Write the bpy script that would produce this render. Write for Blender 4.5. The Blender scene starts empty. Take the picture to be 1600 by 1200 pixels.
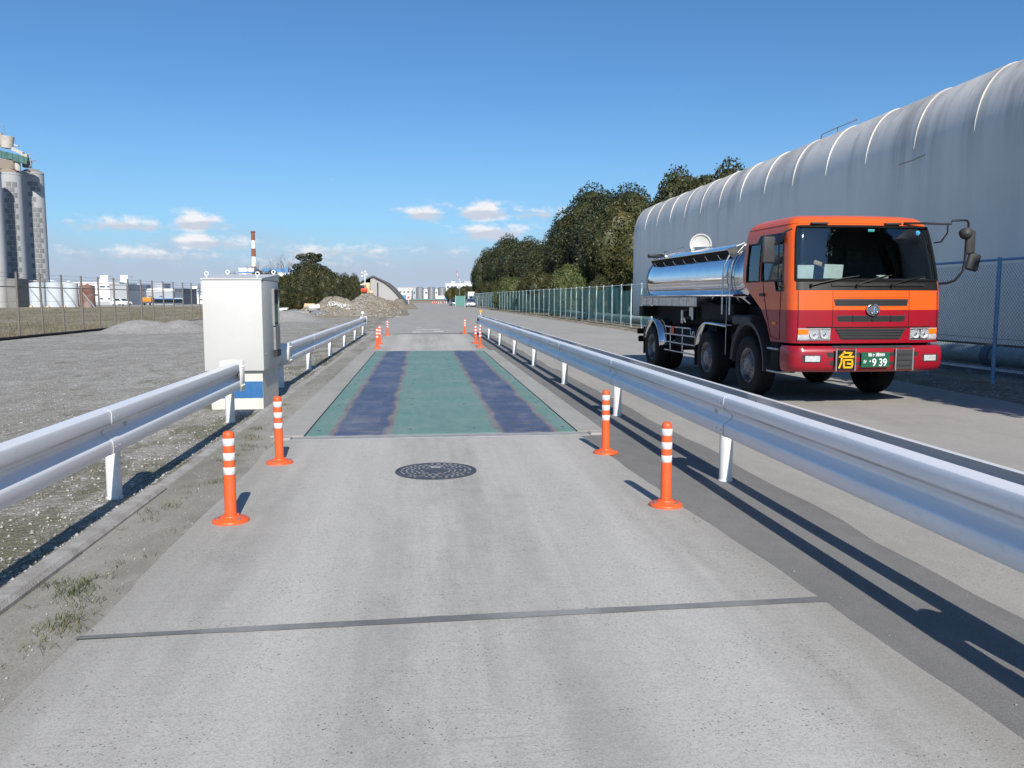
import bpy, bmesh, math, random
import numpy as np
from mathutils import Vector, Matrix, noise as mnoise

# ------------------------------------------------------------------ camera, sky, sun, exposure
scene = bpy.context.scene
COL = scene.collection
R = math.radians
cam_data = bpy.data.cameras.new('camera')
cam_data.lens = 29.115
cam_data.sensor_width = 36.0
cam_data.clip_start = 0.05
cam_data.clip_end = 6000
cam = bpy.data.objects.new('camera', cam_data)
COL.objects.link(cam)
cam.location = (0, 0, 1.6)
cam.rotation_euler = (R(90 - 5.956), 0, R(-6.229))
scene.camera = cam

SUN_EL, SUN_AZ = 36.3, 5.0          # the sun stands behind the camera, a little to its right
sun_data = bpy.data.lights.new('sun', 'SUN')
sun_data.energy = 4.9
sun_data.angle = R(0.55)
sun_data.color = (1.0, 0.94, 0.85)
sun = bpy.data.objects.new('sun', sun_data)
COL.objects.link(sun)
sdir = Vector((math.sin(R(SUN_AZ)) * math.cos(R(SUN_EL)), -math.cos(R(SUN_AZ)) * math.cos(R(SUN_EL)), math.sin(R(SUN_EL))))
sun.rotation_euler = (-sdir).to_track_quat('-Z', 'Y').to_euler()
sun.location = sdir * 50

vs = scene.view_settings
vs.view_transform = 'Standard'
vs.look = 'None'
vs.gamma = 1.0
vs.use_curve_mapping = False
vs.exposure = 0.17
scene.render.film_transparent = False
try:
    scene.cycles.use_denoising = True
    scene.cycles.max_bounces = 6
    scene.cycles.transparent_max_bounces = 24
    scene.cycles.caustics_reflective = False
    scene.cycles.caustics_refractive = False
except Exception:
    pass


class NT:
    """small helper around a node tree"""
    def __init__(self, tree):
        self.t = tree
        self.t.nodes.clear()

    def n(self, typ, ins=None, **props):
        nd = self.t.nodes.new(typ)
        for k, v in props.items():
            setattr(nd, k, v)
        for k, v in (ins or {}).items():
            self.put(nd.inputs[k], v)
        return nd

    def put(self, sock, v):
        if isinstance(v, bpy.types.NodeSocket):
            self.t.links.new(v, sock)
        elif isinstance(v, bpy.types.Node):
            self.t.links.new(v.outputs[0], sock)
        elif isinstance(v, (tuple, list)) and len(v) == 3 and sock.type == 'RGBA':
            sock.default_value = (*v, 1)
        else:
            sock.default_value = v

    def m(self, op, a, b=0.0, c=0.0, clamp=False):
        nd = self.n('ShaderNodeMath', {0: a, 1: b, 2: c}, operation=op, use_clamp=clamp)
        return nd.outputs[0]

    def mix(self, fac, a, b, blend='MIX'):
        nd = self.n('ShaderNodeMix', data_type='RGBA', blend_type=blend)
        self.put(nd.inputs[0], fac)
        self.put(nd.inputs[6], a)
        self.put(nd.inputs[7], b)
        return nd.outputs[2]

    def noise(self, vec, scale, detail=3.0, rough=0.55, dist=0.0):
        nd = self.n('ShaderNodeTexNoise', {'Scale': scale, 'Detail': detail, 'Roughness': rough, 'Distortion': dist})
        if vec is not None:
            self.put(nd.inputs['Vector'], vec)
        return nd.outputs['Fac']

    def voro(self, vec, scale, feature='F1', out='Distance', rnd=1.0):
        nd = self.n('ShaderNodeTexVoronoi', {'Scale': scale, 'Randomness': rnd}, feature=feature)
        if vec is not None:
            self.put(nd.inputs['Vector'], vec)
        return nd.outputs[out]

    def step(self, v, a, b, c=0.0, d=1.0, smooth=True):
        nd = self.n('ShaderNodeMapRange', interpolation_type='SMOOTHSTEP' if smooth else 'LINEAR')
        for k, x in zip(('Value', 'From Min', 'From Max', 'To Min', 'To Max'), (v, a, b, c, d)):
            self.put(nd.inputs[k], x)
        return nd.outputs[0]

    def mapv(self, vec, scale=(1, 1, 1), loc=(0, 0, 0), rot=(0, 0, 0)):
        nd = self.n('ShaderNodeMapping', {'Vector': vec, 'Scale': scale, 'Location': loc, 'Rotation': rot})
        return nd.outputs[0]


# ---- the sky: Nishita daylight, fair-weather clouds low over the horizon
world = bpy.data.worlds.new('World')
scene.world = world
world.use_nodes = True
W = NT(world.node_tree)
sky = W.n('ShaderNodeTexSky', sky_type='NISHITA')
sky.sun_disc = False
sky.sun_elevation = R(SUN_EL)
sky.sun_rotation = R(180 - SUN_AZ)
sky.air_density = 1.0
sky.dust_density = 0.35
sky.ozone_density = 2.2
sky.altitude = 0
WS = 0.085
dirv = W.n('ShaderNodeTexCoord').outputs['Generated']
sep = W.n('ShaderNodeSeparateXYZ', {0: dirv})
deg = 180 / math.pi
az = W.m('MULTIPLY', W.m('ARCTAN2', sep.outputs[0], sep.outputs[1]), deg)
el = W.m('MULTIPLY', W.m('ARCSINE', sep.outputs[2]), deg)
uv = W.n('ShaderNodeCombineXYZ', {0: W.m('MULTIPLY', az, 0.5), 1: el, 2: 0.0}).outputs[0]
nz = W.m('SUBTRACT', W.noise(uv, 1.15, 6.0, 0.62), 0.5)
nz2 = W.m('SUBTRACT', W.noise(uv, 0.42, 4.0, 0.55), 0.5)
sat = W.mix(1.0, sky.outputs[0], (0.57, 0.92, 1.23), 'MULTIPLY')
# pale lavender haze bank that lies along the whole horizon, with a broken upper edge
edge = W.m('MULTIPLY_ADD', nz2, -3.2, el)
hz = W.step(el, 0.0, 14.0, 0.42, 0.0)
c = W.mix(hz, sat, (4.1, 6.3, 8.9))
bank = W.step(edge, 1.2, 5.2, 0.94, 0.0)
c = W.mix(bank, c, (4.9, 5.8, 7.35))


def vm(op, a, b=None, c_=None, out=0):
    nd = W.n('ShaderNodeVectorMath', operation=op)
    for k, x in enumerate((a, b, c_)):
        if x is not None:
            W.put(nd.inputs[k], x)
    return nd.outputs[out]


def puff(clouds, lift):
    """largest value over all clouds: 1 in a cloud's middle, 0 at its rim; flat undersides"""
    best = None
    for a_, e_, w_, h_, op in clouds:
        p = vm('MULTIPLY_ADD', uv, (2.0 / w_, 1.0 / h_, 0.0), (-a_ / w_, -(e_ + lift * h_) / h_, 0.0))
        p = vm('MAXIMUM', p, vm('MULTIPLY', p, (1.0, -1.45, 0.0)))
        r_ = vm('LENGTH', p, out=1)
        v_ = W.m('MULTIPLY_ADD', r_, -op, op)
        best = v_ if best is None else W.m('MAXIMUM', best, v_)
    return best


CL = [(-14.1, 4.66, 2.5, 1.15, 1.0), (-13.8, 3.42, 3.9, .95, .9), (-18.4, 4.42, 4.6, .85, .85),
      (-21.4, 4.5, 1.5, .34, .65), (0.35, 5.55, 1.9, .9, 1.0), (4.1, 5.66, 2.8, 1.2, 1.05),
      (7.7, 5.62, 2.9, .85, .75), (4.9, 4.36, 3.6, 1.05, .95), (-1.9, 5.86, 1.1, .32, .5),
      (1.5, 6.25, 1.4, .42, .45), (-6.0, 3.0, 6.4, 1.1, .6), (-17.0, 2.6, 7.0, .8, .62), (-8.0, 2.2, 7.5, .7, .55), (-5.9, 7.75, .7, .25, .35), (1.5, 3.1, 4.5, .5, .4)]
v0 = puff(CL, 0.0)
v1 = puff(CL, 0.35)
# the same kind of cloud goes on round the rest of the sky
ring = W.m('MULTIPLY', W.step(W.noise(uv, 0.16, 2.0, 0.5), 0.56, 0.72), W.step(W.m('ABSOLUTE', W.m('SUBTRACT', el, 4.6)), 0.2, 1.6, 0.8, -0.5))
ring = W.m('MULTIPLY', ring, W.step(W.m('ABSOLUTE', W.m('ADD', az, 6.0)), 20.0, 26.0))
v0 = W.m('MAXIMUM', v0, W.m('MULTIPLY_ADD', ring, 1.9, -1.2))
mask = W.step(W.m('MULTIPLY_ADD', nz, 2.3, v0), 0.10, 0.80)
lit = W.m('MULTIPLY_ADD', nz, 1.0, W.m('SUBTRACT', v1, v0))
cc_ = W.mix(W.step(lit, -0.30, 0.22), (6.2, 6.8, 7.9), (9.5, 9.6, 9.9))
c = W.mix(W.m('MULTIPLY', mask, W.step(v0, 0.0, 0.5, 0.5, 1.0)), c, cc_)
bg = W.n('ShaderNodeBackground', {'Color': c, 'Strength': WS})
W.n('ShaderNodeOutputWorld', {'Surface': bg.outputs[0]})
try:
    world.cycles.sampling_method = 'MANUAL'
    world.cycles.sample_map_resolution = 512
except Exception:
    pass

# ------------------------------------------------------------------ helpers
rng = random.Random(7)
NR = np.random.default_rng(11)


def tag(o, label, cat, group=None):
    o['label'] = label
    o['category'] = cat
    if group:
        o['group'] = group
    return o


def thing(name, label, cat, loc=(0, 0, 0), rz=0.0, group=None):
    o = bpy.data.objects.new(name, None)
    o.empty_display_size = 0.2
    COL.objects.link(o)
    o.location = loc
    o.rotation_euler = (0, 0, rz)
    return tag(o, label, cat, group)


def link(name, mesh, parent=None, loc=None, rot=None, scale=None):
    o = bpy.data.objects.new(name, mesh)
    COL.objects.link(o)
    if parent is not None:
        o.parent = parent
    if loc is not None:
        o.location = loc
    if rot is not None:
        o.rotation_euler = rot
    if scale is not None:
        o.scale = scale
    return o


def copy_tree(o, parent=None):
    k = o.copy()
    COL.objects.link(k)
    k.parent = parent
    for ch in list(o.children):
        copy_tree(ch, k)
    return k


class MB:
    """collects shapes, then becomes ONE mesh object"""
    def __init__(self):
        self.v, self.f = [], []

    def add(self, vs_, fs_):
        o = len(self.v)
        self.v += [tuple(p) for p in vs_]
        self.f += [tuple(i + o for i in q) for q in fs_]
        return self

    def box(self, c, s, rz=0.0, rx=0.0, ry=0.0):
        hx, hy, hz = s[0] / 2, s[1] / 2, s[2] / 2
        pts = [Vector((x, y, z)) for x in (-hx, hx) for y in (-hy, hy) for z in (-hz, hz)]
        if rz or rx or ry:
            mt = Matrix.Rotation(rz, 3, 'Z') @ Matrix.Rotation(ry, 3, 'Y') @ Matrix.Rotation(rx, 3, 'X')
            pts = [mt @ p for p in pts]
        cc = Vector(c)
        return self.add([p + cc for p in pts], [(0, 1, 3, 2), (4, 6, 7, 5), (0, 4, 5, 1), (2, 3, 7, 6), (0, 2, 6, 4), (1, 5, 7, 3)])

    def bb(self, x0, x1, y0, y1, z0, z1):
        return self.box(((x0 + x1) / 2, (y0 + y1) / 2, (z0 + z1) / 2), (abs(x1 - x0), abs(y1 - y0), abs(z1 - z0)))

    def rbox(self, c, s, r=0.01, seg=2, rz=0.0, rx=0.0, ry=0.0):
        bm = bmesh.new()
        bmesh.ops.create_cube(bm, size=1.0)
        for v in bm.verts:
            v.co = Vector((v.co.x * s[0], v.co.y * s[1], v.co.z * s[2]))
        bmesh.ops.bevel(bm, geom=bm.edges[:], offset=min(r, min(s) * .49), segments=seg, profile=0.5, affect='EDGES')
        mt = Matrix.Rotation(rz, 3, 'Z') @ Matrix.Rotation(ry, 3, 'Y') @ Matrix.Rotation(rx, 3, 'X')
        cc = Vector(c)
        bm.verts.index_update()
        self.add([mt @ v.co + cc for v in bm.verts], [[v.index for v in f.verts] for f in bm.faces])
        bm.free()
        return self

    def cyl(self, p0, p1, r0, r1=None, n=12, cap=True):
        r1 = r0 if r1 is None else r1
        p0, p1 = Vector(p0), Vector(p1)
        d = (p1 - p0).normalized()
        a = d.orthogonal().normalized()
        b = d.cross(a)
        vs_, fs_ = [], []
        for p, r in ((p0, r0), (p1, r1)):
            for i in range(n):
                t = 2 * math.pi * i / n
                vs_.append(p + a * (r * math.cos(t)) + b * (r * math.sin(t)))
        for i in range(n):
            j = (i + 1) % n
            fs_.append((i, j, n + j, n + i))
        if cap:
            fs_.append(tuple(range(n - 1, -1, -1)))
            fs_.append(tuple(range(n, 2 * n)))
        return self.add(vs_, fs_)

    def tube(self, pts, r, n=8, cap=True):
        pts = [Vector(p) for p in pts]
        rs = r if isinstance(r, (list, tuple)) else [r] * len(pts)
        vs_, fs_ = [], []
        prev = None
        for i, p in enumerate(pts):
            d = (pts[min(i + 1, len(pts) - 1)] - pts[max(i - 1, 0)]).normalized()
            if prev is None:
                a = d.orthogonal().normalized()
            else:
                a = (prev - d * prev.dot(d))
                a = a.normalized() if a.length > 1e-6 else d.orthogonal().normalized()
            prev = a
            b = d.cross(a)
            for k in range(n):
                t = 2 * math.pi * k / n
                vs_.append(p + a * (rs[i] * math.cos(t)) + b * (rs[i] * math.sin(t)))
        for i in range(len(pts) - 1):
            for k in range(n):
                k2 = (k + 1) % n
                fs_.append((i * n + k, i * n + k2, (i + 1) * n + k2, (i + 1) * n + k))
        if cap:
            fs_.append(tuple(range(n - 1, -1, -1)))
            fs_.append(tuple(range((len(pts) - 1) * n, len(pts) * n)))
        return self.add(vs_, fs_)

    def lathe(self, prof, c=(0, 0, 0), n=24, axis='Z', cap0=True, cap1=True):
        """prof: (radius, height) pairs along the axis"""
        vs_, fs_ = [], []
        for r, h in prof:
            for i in range(n):
                t = 2 * math.pi * i / n
                x, y = r * math.cos(t), r * math.sin(t)
                p = {'Z': (x, y, h), 'X': (h, x, y), 'Y': (y, h, x)}[axis]
                vs_.append((p[0] + c[0], p[1] + c[1], p[2] + c[2]))
        for k in range(len(prof) - 1):
            for i in range(n):
                j = (i + 1) % n
                fs_.append((k * n + i, k * n + j, (k + 1) * n + j, (k + 1) * n + i))
        if cap0:
            fs_.append(tuple(range(n - 1, -1, -1)))
        if cap1:
            fs_.append(tuple(range((len(prof) - 1) * n, len(prof) * n)))
        return self.add(vs_, fs_)

    def prism(self, poly, a0, a1, axis='Y'):
        """poly in the plane across the axis: Y -> (x,z), X -> (y,z), Z -> (x,y)"""
        n = len(poly)
        f = {'Y': lambda p, a: (p[0], a, p[1]), 'X': lambda p, a: (a, p[0], p[1]), 'Z': lambda p, a: (p[0], p[1], a)}[axis]
        vs_ = [f(p, a0) for p in poly] + [f(p, a1) for p in poly]
        fs_ = [tuple(range(n - 1, -1, -1)), tuple(range(n, 2 * n))]
        fs_ += [(i, (i + 1) % n, n + (i + 1) % n, n + i) for i in range(n)]
        return self.add(vs_, fs_)

    def strip(self, rows, close=False):
        """rows: equally long lists of points -> quads between them"""
        n = len(rows[0])
        vs_ = [p for r in rows for p in r]
        fs_ = []
        for i in range(len(rows) - 1):
            for k in range(n if close else n - 1):
                k2 = (k + 1) % n
                fs_.append((i * n + k, i * n + k2, (i + 1) * n + k2, (i + 1) * n + k))
        return self.add(vs_, fs_)

    def mesh(self, name, mat, smooth=False, angle=35):
        me = bpy.data.meshes.new(name)
        me.from_pydata(self.v, [], self.f)
        bm = bmesh.new()
        bm.from_mesh(me)
        bmesh.ops.recalc_face_normals(bm, faces=bm.faces[:])
        bm.to_mesh(me)
        bm.free()
        if smooth:
            me.polygons.foreach_set('use_smooth', [True] * len(me.polygons))
            me.set_sharp_from_angle(angle=R(angle))
        me.update()
        me.materials.append(mat)
        return me

    def build(self, name, mat, parent=None, smooth=False, angle=35, loc=None, rot=None):
        return link(name, self.mesh(name, mat, smooth, angle), parent, loc, rot)


def raw_mesh(name, verts, faces, mat, smooth=False):
    me = bpy.data.meshes.new(name)
    verts = np.asarray(verts, dtype=np.float32)
    faces = np.asarray(faces, dtype=np.int32)
    nf, k = faces.shape
    me.vertices.add(len(verts))
    me.vertices.foreach_set('co', verts.ravel())
    me.loops.add(nf * k)
    me.loops.foreach_set('vertex_index', faces.ravel())
    me.polygons.add(nf)
    me.polygons.foreach_set('loop_start', np.arange(0, nf * k, k, dtype=np.int32))
    if smooth:
        me.polygons.foreach_set('use_smooth', np.ones(nf, dtype=bool))
    me.update(calc_edges=True)
    me.validate()
    me.materials.append(mat)
    return me


# ------------------------------------------------------------------ materials
def newmat(name):
    m_ = bpy.data.materials.new(name)
    m_.use_nodes = True
    t = NT(m_.node_tree)
    return m_, t


def finish(t, bsdf):
    t.n('ShaderNodeOutputMaterial', {'Surface': bsdf.outputs[0]})


def M(name, col, rough=0.6, metal=0.0, col2=None, scale=4.0, amount=1.0, bump=0.0, bscale=60.0, spec=0.5, coord='Object',
      stretch=(1, 1, 1), rvar=0.0, coat=0.0):
    """procedural paint / metal / stone with uneven colour, uneven gloss and fine relief"""
    m_, t = newmat(name)
    tc = t.n('ShaderNodeTexCoord').outputs[coord] if coord != 'World' else t.n('ShaderNodeNewGeometry').outputs['Position']
    v = t.mapv(tc, stretch)
    base = col
    if col2 is not None:
        base = t.mix(t.m('MULTIPLY', t.step(t.noise(v, scale, 5, 0.62), 0.36, 0.68), amount), col, col2)
    p = t.n('ShaderNodeBsdfPrincipled', {'Base Color': base, 'Roughness': rough, 'Metallic': metal, 'Specular IOR Level': spec,
                                         'Coat Weight': coat, 'Coat Roughness': 0.08})
    if rvar:
        t.put(p.inputs['Roughness'], t.step(t.noise(v, scale * 1.7, 4, 0.6), 0.3, 0.7, max(.02, rough - rvar), rough + rvar))
    if bump:
        b = t.n('ShaderNodeBump', {'Strength': bump, 'Distance': 0.02, 'Height': t.noise(v, bscale, 4, 0.6)})
        t.put(p.inputs['Normal'], b.outputs[0])
    finish(t, p)
    return m_


def mat_concrete(name, base, dark, light, speck=1.0, tracks=False):
    m_, t = newmat(name)
    pos = t.n('ShaderNodeNewGeometry').outputs['Position']
    big = t.noise(t.mapv(pos, (0.9, 0.28, 1)), 1.0, 4, 0.6)
    mid = t.noise(t.mapv(pos, (1, 0.55, 1)), 5.5, 5, 0.65)
    fine = t.noise(pos, 95, 3, 0.7)
    xfine = t.noise(pos, 260, 2, 0.6)
    col = t.mix(t.step(big, 0.3, 0.7), dark, base)
    col = t.mix(t.m('MULTIPLY', t.step(mid, 0.38, 0.75), 0.45), col, light)
    sx = t.n('ShaderNodeSeparateXYZ', {0: pos})
    if tracks:
        lane = t.noise(t.mapv(pos, (2.4, 0.10, 1), (5, 0, 0)), 1.0, 4, .6)
        col = t.mix(t.step(lane, .40, .66, 0, .65), col, light)
        col = t.mix(t.step(lane, .28, .46, .5, 0), col, dark)
        broom = t.noise(t.mapv(pos, (2.5, 46, 1)), 1.0, 3, .6)
        col = t.mix(t.step(broom, .5, .7, 0, .28), col, tuple(x * .8 for x in dark))
        # polished wheel lines, pale; aggregate shows between them
        d1 = t.m('ABSOLUTE', t.m('SUBTRACT', t.m('ABSOLUTE', t.m('SUBTRACT', sx.outputs[0], 0.27)), 0.92))
        tr = t.m('MULTIPLY', t.step(t.m('ADD', d1, t.m('MULTIPLY', t.m('SUBTRACT', mid, .5), .5)), 0.05, 0.5, 1, 0), 0.5)
        col = t.mix(tr, col, light)
        edge_ = t.step(t.m('ADD', t.m('ABSOLUTE', t.m('SUBTRACT', sx.outputs[0], 0.25)), t.m('MULTIPLY', t.m('SUBTRACT', mid, .5), .7)), 1.45, 1.9, 0, .55)
        col = t.mix(edge_, col, tuple(x * .82 for x in dark))
        oil = t.m('MULTIPLY', t.step(t.m('ABSOLUTE', t.m('SUBTRACT', sx.outputs[0], 0.22)), 0.05, 0.5, 1, 0), t.step(t.noise(t.mapv(pos, (1.6, .22, 1), (2, 1, 0)), 1.6, 6, .7), .45, .68, 0, .4))
        col = t.mix(oil, col, tuple(x * .72 for x in dark))
    agg = t.voro(pos, 48, 'F1', 'Distance')
    pit = t.m('MULTIPLY', t.step(agg, 0.12, 0.30, 1, 0), t.step(t.noise(pos, 2.2, 4, .6), 0.42, 0.62, 0.22, 0.95 * speck))
    pit = t.m('MULTIPLY', pit, t.step(t.noise(pos, 40, 2, .5), 0.42, 0.6, 0.1, 1))
    col = t.mix(pit, col, tuple(x * 0.38 for x in dark))
    col = t.mix(t.m('MULTIPLY', t.step(fine, 0.42, 0.64), 0.36), col, tuple(x * 0.60 for x in dark))
    col = t.mix(t.m('MULTIPLY', t.step(xfine, 0.52, 0.72), 0.5), col, tuple(min(.8, x * 1.25) for x in light))
    stain = t.step(t.noise(t.mapv(pos, (1.3, .5, 1), (3, 7, 0)), 0.7, 6, .68), 0.58, 0.74, 0, .28)
    col = t.mix(stain, col, tuple(x * .62 for x in dark))
    hgt = t.m('ADD', t.m('MULTIPLY', fine, 0.6), t.m('MULTIPLY', xfine, 0.4))
    b = t.n('ShaderNodeBump', {'Strength': 0.55, 'Distance': 0.006, 'Height': hgt})
    p = t.n('ShaderNodeBsdfPrincipled', {'Base Color': col, 'Roughness': 0.9, 'Normal': b.outputs[0], 'Specular IOR Level': 0.3})
    finish(t, p)
    return m_


def mat_gravel(name, cols, weeds=0.0, scale=1.0, weedcol=(0.105, 0.108, 0.05)):
    m_, t = newmat(name)
    pos = t.n('ShaderNodeNewGeometry').outputs['Position']
    big = t.noise(t.mapv(pos, (0.35, 0.2, .3)), 1.0 * scale, 5, 0.62)
    mid = t.noise(t.mapv(pos, (1, 0.5, 1)), 2.6 * scale, 5, 0.65)
    st = t.voro(pos, 27 * scale, 'F1', 'Color')
    stb = t.n('ShaderNodeSeparateColor', {0: st}).outputs[0]
    dst = t.voro(pos, 27 * scale, 'F1', 'Distance')
    st2 = t.n('ShaderNodeSeparateColor', {0: t.voro(pos, 95 * scale, 'F1', 'Color')}).outputs[1]
    col = t.mix(t.step(big, 0.34, 0.66), cols[0], cols[1])
    col = t.mix(t.m('MULTIPLY', t.step(mid, 0.40, 0.66), 0.85), col, cols[2])
    col = t.mix(t.step(stb, 0.15, 0.95, 0.0, 0.58), col, tuple(x * 0.5 for x in cols[0]))
    col = t.mix(t.step(st2, 0.55, 1.0, 0.0, 0.5), col, tuple(min(.75, x * 1.5) for x in cols[1]))
    col = t.mix(t.step(stb, 0.965, 0.985, 0, .8), col, (0.62, 0.6, 0.56))
    if weeds:
        sx = t.n('ShaderNodeSeparateXYZ', {0: pos})
        w = t.noise(t.mapv(pos, (1.0, 0.42, 1)), 1.5 * scale, 6, 0.7)
        # thicker beside the kerb and the guard rail, thin out in the open lot
        near = t.step(sx.outputs[0], -7.5, -2.6, 0.0, 1.0)
        th = t.m('ADD', w, t.m('MULTIPLY', near, 0.13))
        col = t.mix(t.m('MULTIPLY', t.step(th, 0.58, 0.70), weeds), col, weedcol)
        dry = t.noise(t.mapv(pos, (1, .35, 1), (4, 2, 0)), 0.9 * scale, 6, .7)
        col = t.mix(t.m('MULTIPLY', t.step(dry, 0.5, 0.7), .5 * weeds), col, (0.2, 0.175, 0.125))
    h = t.m('ADD', t.m('MULTIPLY', dst, -0.8), t.m('MULTIPLY', t.noise(pos, 70 * scale, 3, .6), 0.6))
    b = t.n('ShaderNodeBump', {'Strength': 0.9, 'Distance': 0.02, 'Height': h})
    p = t.n('ShaderNodeBsdfPrincipled', {'Base Color': col, 'Roughness': 0.95, 'Normal': b.outputs[0], 'Specular IOR Level': 0.2})
    finish(t, p)
    return m_


def mat_leaf(name, a, b, c, yellow=0.0):
    m_, t = newmat(name)
    pos = t.n('ShaderNodeNewGeometry').outputs['Position']
    n1 = t.noise(pos, 0.35, 3, 0.6)
    n2 = t.voro(pos, 2.6, 'F1', 'Color')
    s2 = t.n('ShaderNodeSeparateColor', {0: n2}).outputs[0]
    col = t.mix(t.step(n1, 0.35, 0.65), a, b)
    col = t.mix(t.step(s2, 0.25, 0.95, 0, 0.75), col, c)
    if yellow:
        y = t.step(t.noise(t.mapv(pos, (1, 1, 1), (9, 4, 2)), 0.5, 5, 0.7), 0.52, 0.68, 0, yellow)
        col = t.mix(y, col, (0.19, 0.125, 0.025))
    p = t.n('ShaderNodeBsdfPrincipled', {'Base Color': col, 'Roughness': 0.5, 'Specular IOR Level': 0.35})
    tr = t.n('ShaderNodeBsdfTranslucent', {'Color': col})
    mx = t.n('ShaderNodeMixShader', {0: 0.12, 1: p.outputs[0], 2: tr.outputs[0]})
    finish(t, mx)
    return m_


def mat_glass(name, tint, refl=0.12, rough=0.02):
    m_, t = newmat(name)
    tr = t.n('ShaderNodeBsdfTransparent', {'Color': tint})
    gl = t.n('ShaderNodeBsdfGlossy', {'Color': (0.9, 0.95, 1.0), 'Roughness': rough})
    fr = t.n('ShaderNodeFresnel', {'IOR': 1.5})
    fac = t.m('ADD', t.m('MULTIPLY', fr.outputs[0], 1.0), refl, clamp=True)
    mx = t.n('ShaderNodeMixShader', {0: fac, 1: tr.outputs[0], 2: gl.outputs[0]})
    finish(t, mx)
    return m_


def mat_net(name, col, density):
    """woven windbreak net: too fine to show its threads"""
    m_, t = newmat(name)
    pos = t.n('ShaderNodeNewGeometry').outputs['Position']
    folds = t.noise(t.mapv(pos, (1, 1.6, 0.25)), 1.6, 5, 0.6)
    tr = t.n('ShaderNodeBsdfTransparent', {'Color': (1, 1, 1)})
    df = t.n('ShaderNodeBsdfDiffuse', {'Color': col})
    tl = t.n('ShaderNodeBsdfTranslucent', {'Color': col})
    cl = t.n('ShaderNodeMixShader', {0: 0.4, 1: df.outputs[0], 2: tl.outputs[0]})
    mx = t.n('ShaderNodeMixShader', {0: t.step(folds, 0.3, 0.7, density - .22, density + .2), 1: tr.outputs[0], 2: cl.outputs[0]})
    finish(t, mx)
    return m_


def mat_deck():
    """green paint on steel, worn to blue-grey metal along the two wheel lines, rusty along their edges"""
    m_, t = newmat('scale_deck_paint')
    pos = t.n('ShaderNodeNewGeometry').outputs['Position']
    s = t.n('ShaderNodeSeparateXYZ', {0: pos})
    n1 = t.noise(t.mapv(pos, (1.0, 0.45, 1)), 2.2, 6, 0.7)
    n2 = t.noise(t.mapv(pos, (1, 0.25, 1)), 9, 5, 0.7)
    n3 = t.noise(t.mapv(pos, (.35, 5, 1)), 3.0, 4, 0.6)
    d = t.m('MINIMUM', t.m('ABSOLUTE', t.m('ADD', s.outputs[0], 0.72)), t.m('ABSOLUTE', t.m('SUBTRACT', s.outputs[0], 1.24)))
    dd = t.m('ADD', d, t.m('ADD', t.m('MULTIPLY', t.m('SUBTRACT', n1, .5), 0.27), t.m('MULTIPLY', t.m('SUBTRACT', n2, .5), 0.08)))
    green = t.mix(t.step(n2, 0.3, 0.7), (0.105, 0.225, 0.19), (0.15, 0.265, 0.225))
    green = t.mix(t.step(n3, 0.45, 0.75, 0, .55), green, (0.16, 0.255, 0.26))
    green = t.mix(t.step(t.noise(pos, 1.1, 5, .7), 0.62, 0.78, 0, 0.5), green, (0.22, 0.2, 0.16))
    blue = t.mix(t.step(n3, 0.35, 0.7), (0.045, 0.058, 0.115), (0.075, 0.095, 0.165))
    blue = t.mix(t.step(n2, 0.5, 0.75, 0, .5), blue, (0.11, 0.12, 0.16))
    rust = t.mix(t.step(n2, 0.35, 0.65), (0.19, 0.14, 0.12), (0.23, 0.2, 0.18))
    col = t.mix(t.step(dd, 0.255, 0.335), blue, rust)
    # dragged rust patches at the near end
    pr = t.m('MULTIPLY', t.step(s.outputs[1], 10.6, 12.0, 1, 0), t.step(t.noise(t.mapv(pos, (1.2, 6, 1)), 2.4, 4, .6), 0.5, 0.62))
    col = t.mix(t.m('MULTIPLY', pr, t.step(dd, .1, .25, 0.8, 0.2)), col, rust)
    col = t.mix(t.step(dd, 0.315, 0.40), col, green)
    scr = t.noise(t.mapv(pos, (60, .5, 1)), 1.0, 3, .6)
    col = t.mix(t.step(scr, .56, .70, 0, .22), col, (0.30, 0.31, 0.31))
    dust = t.noise(t.mapv(pos, (.9, .5, 1), (1, 8, 0)), 1.3, 6, .7)
    col = t.mix(t.step(dust, .42, .75, 0.03, .38), col, (0.33, 0.325, 0.31))
    b = t.n('ShaderNodeBump', {'Strength': 0.25, 'Distance': 0.004, 'Height': t.noise(pos, 90, 3, .6)})
    p = t.n('ShaderNodeBsdfPrincipled', {'Base Color': col, 'Roughness': t.step(dd, .25, .4, 0.5, 0.65), 'Metallic': 0.0,
                                         'Specular IOR Level': 0.5, 'Normal': b.outputs[0]})
    finish(t, p)
    return m_


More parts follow.
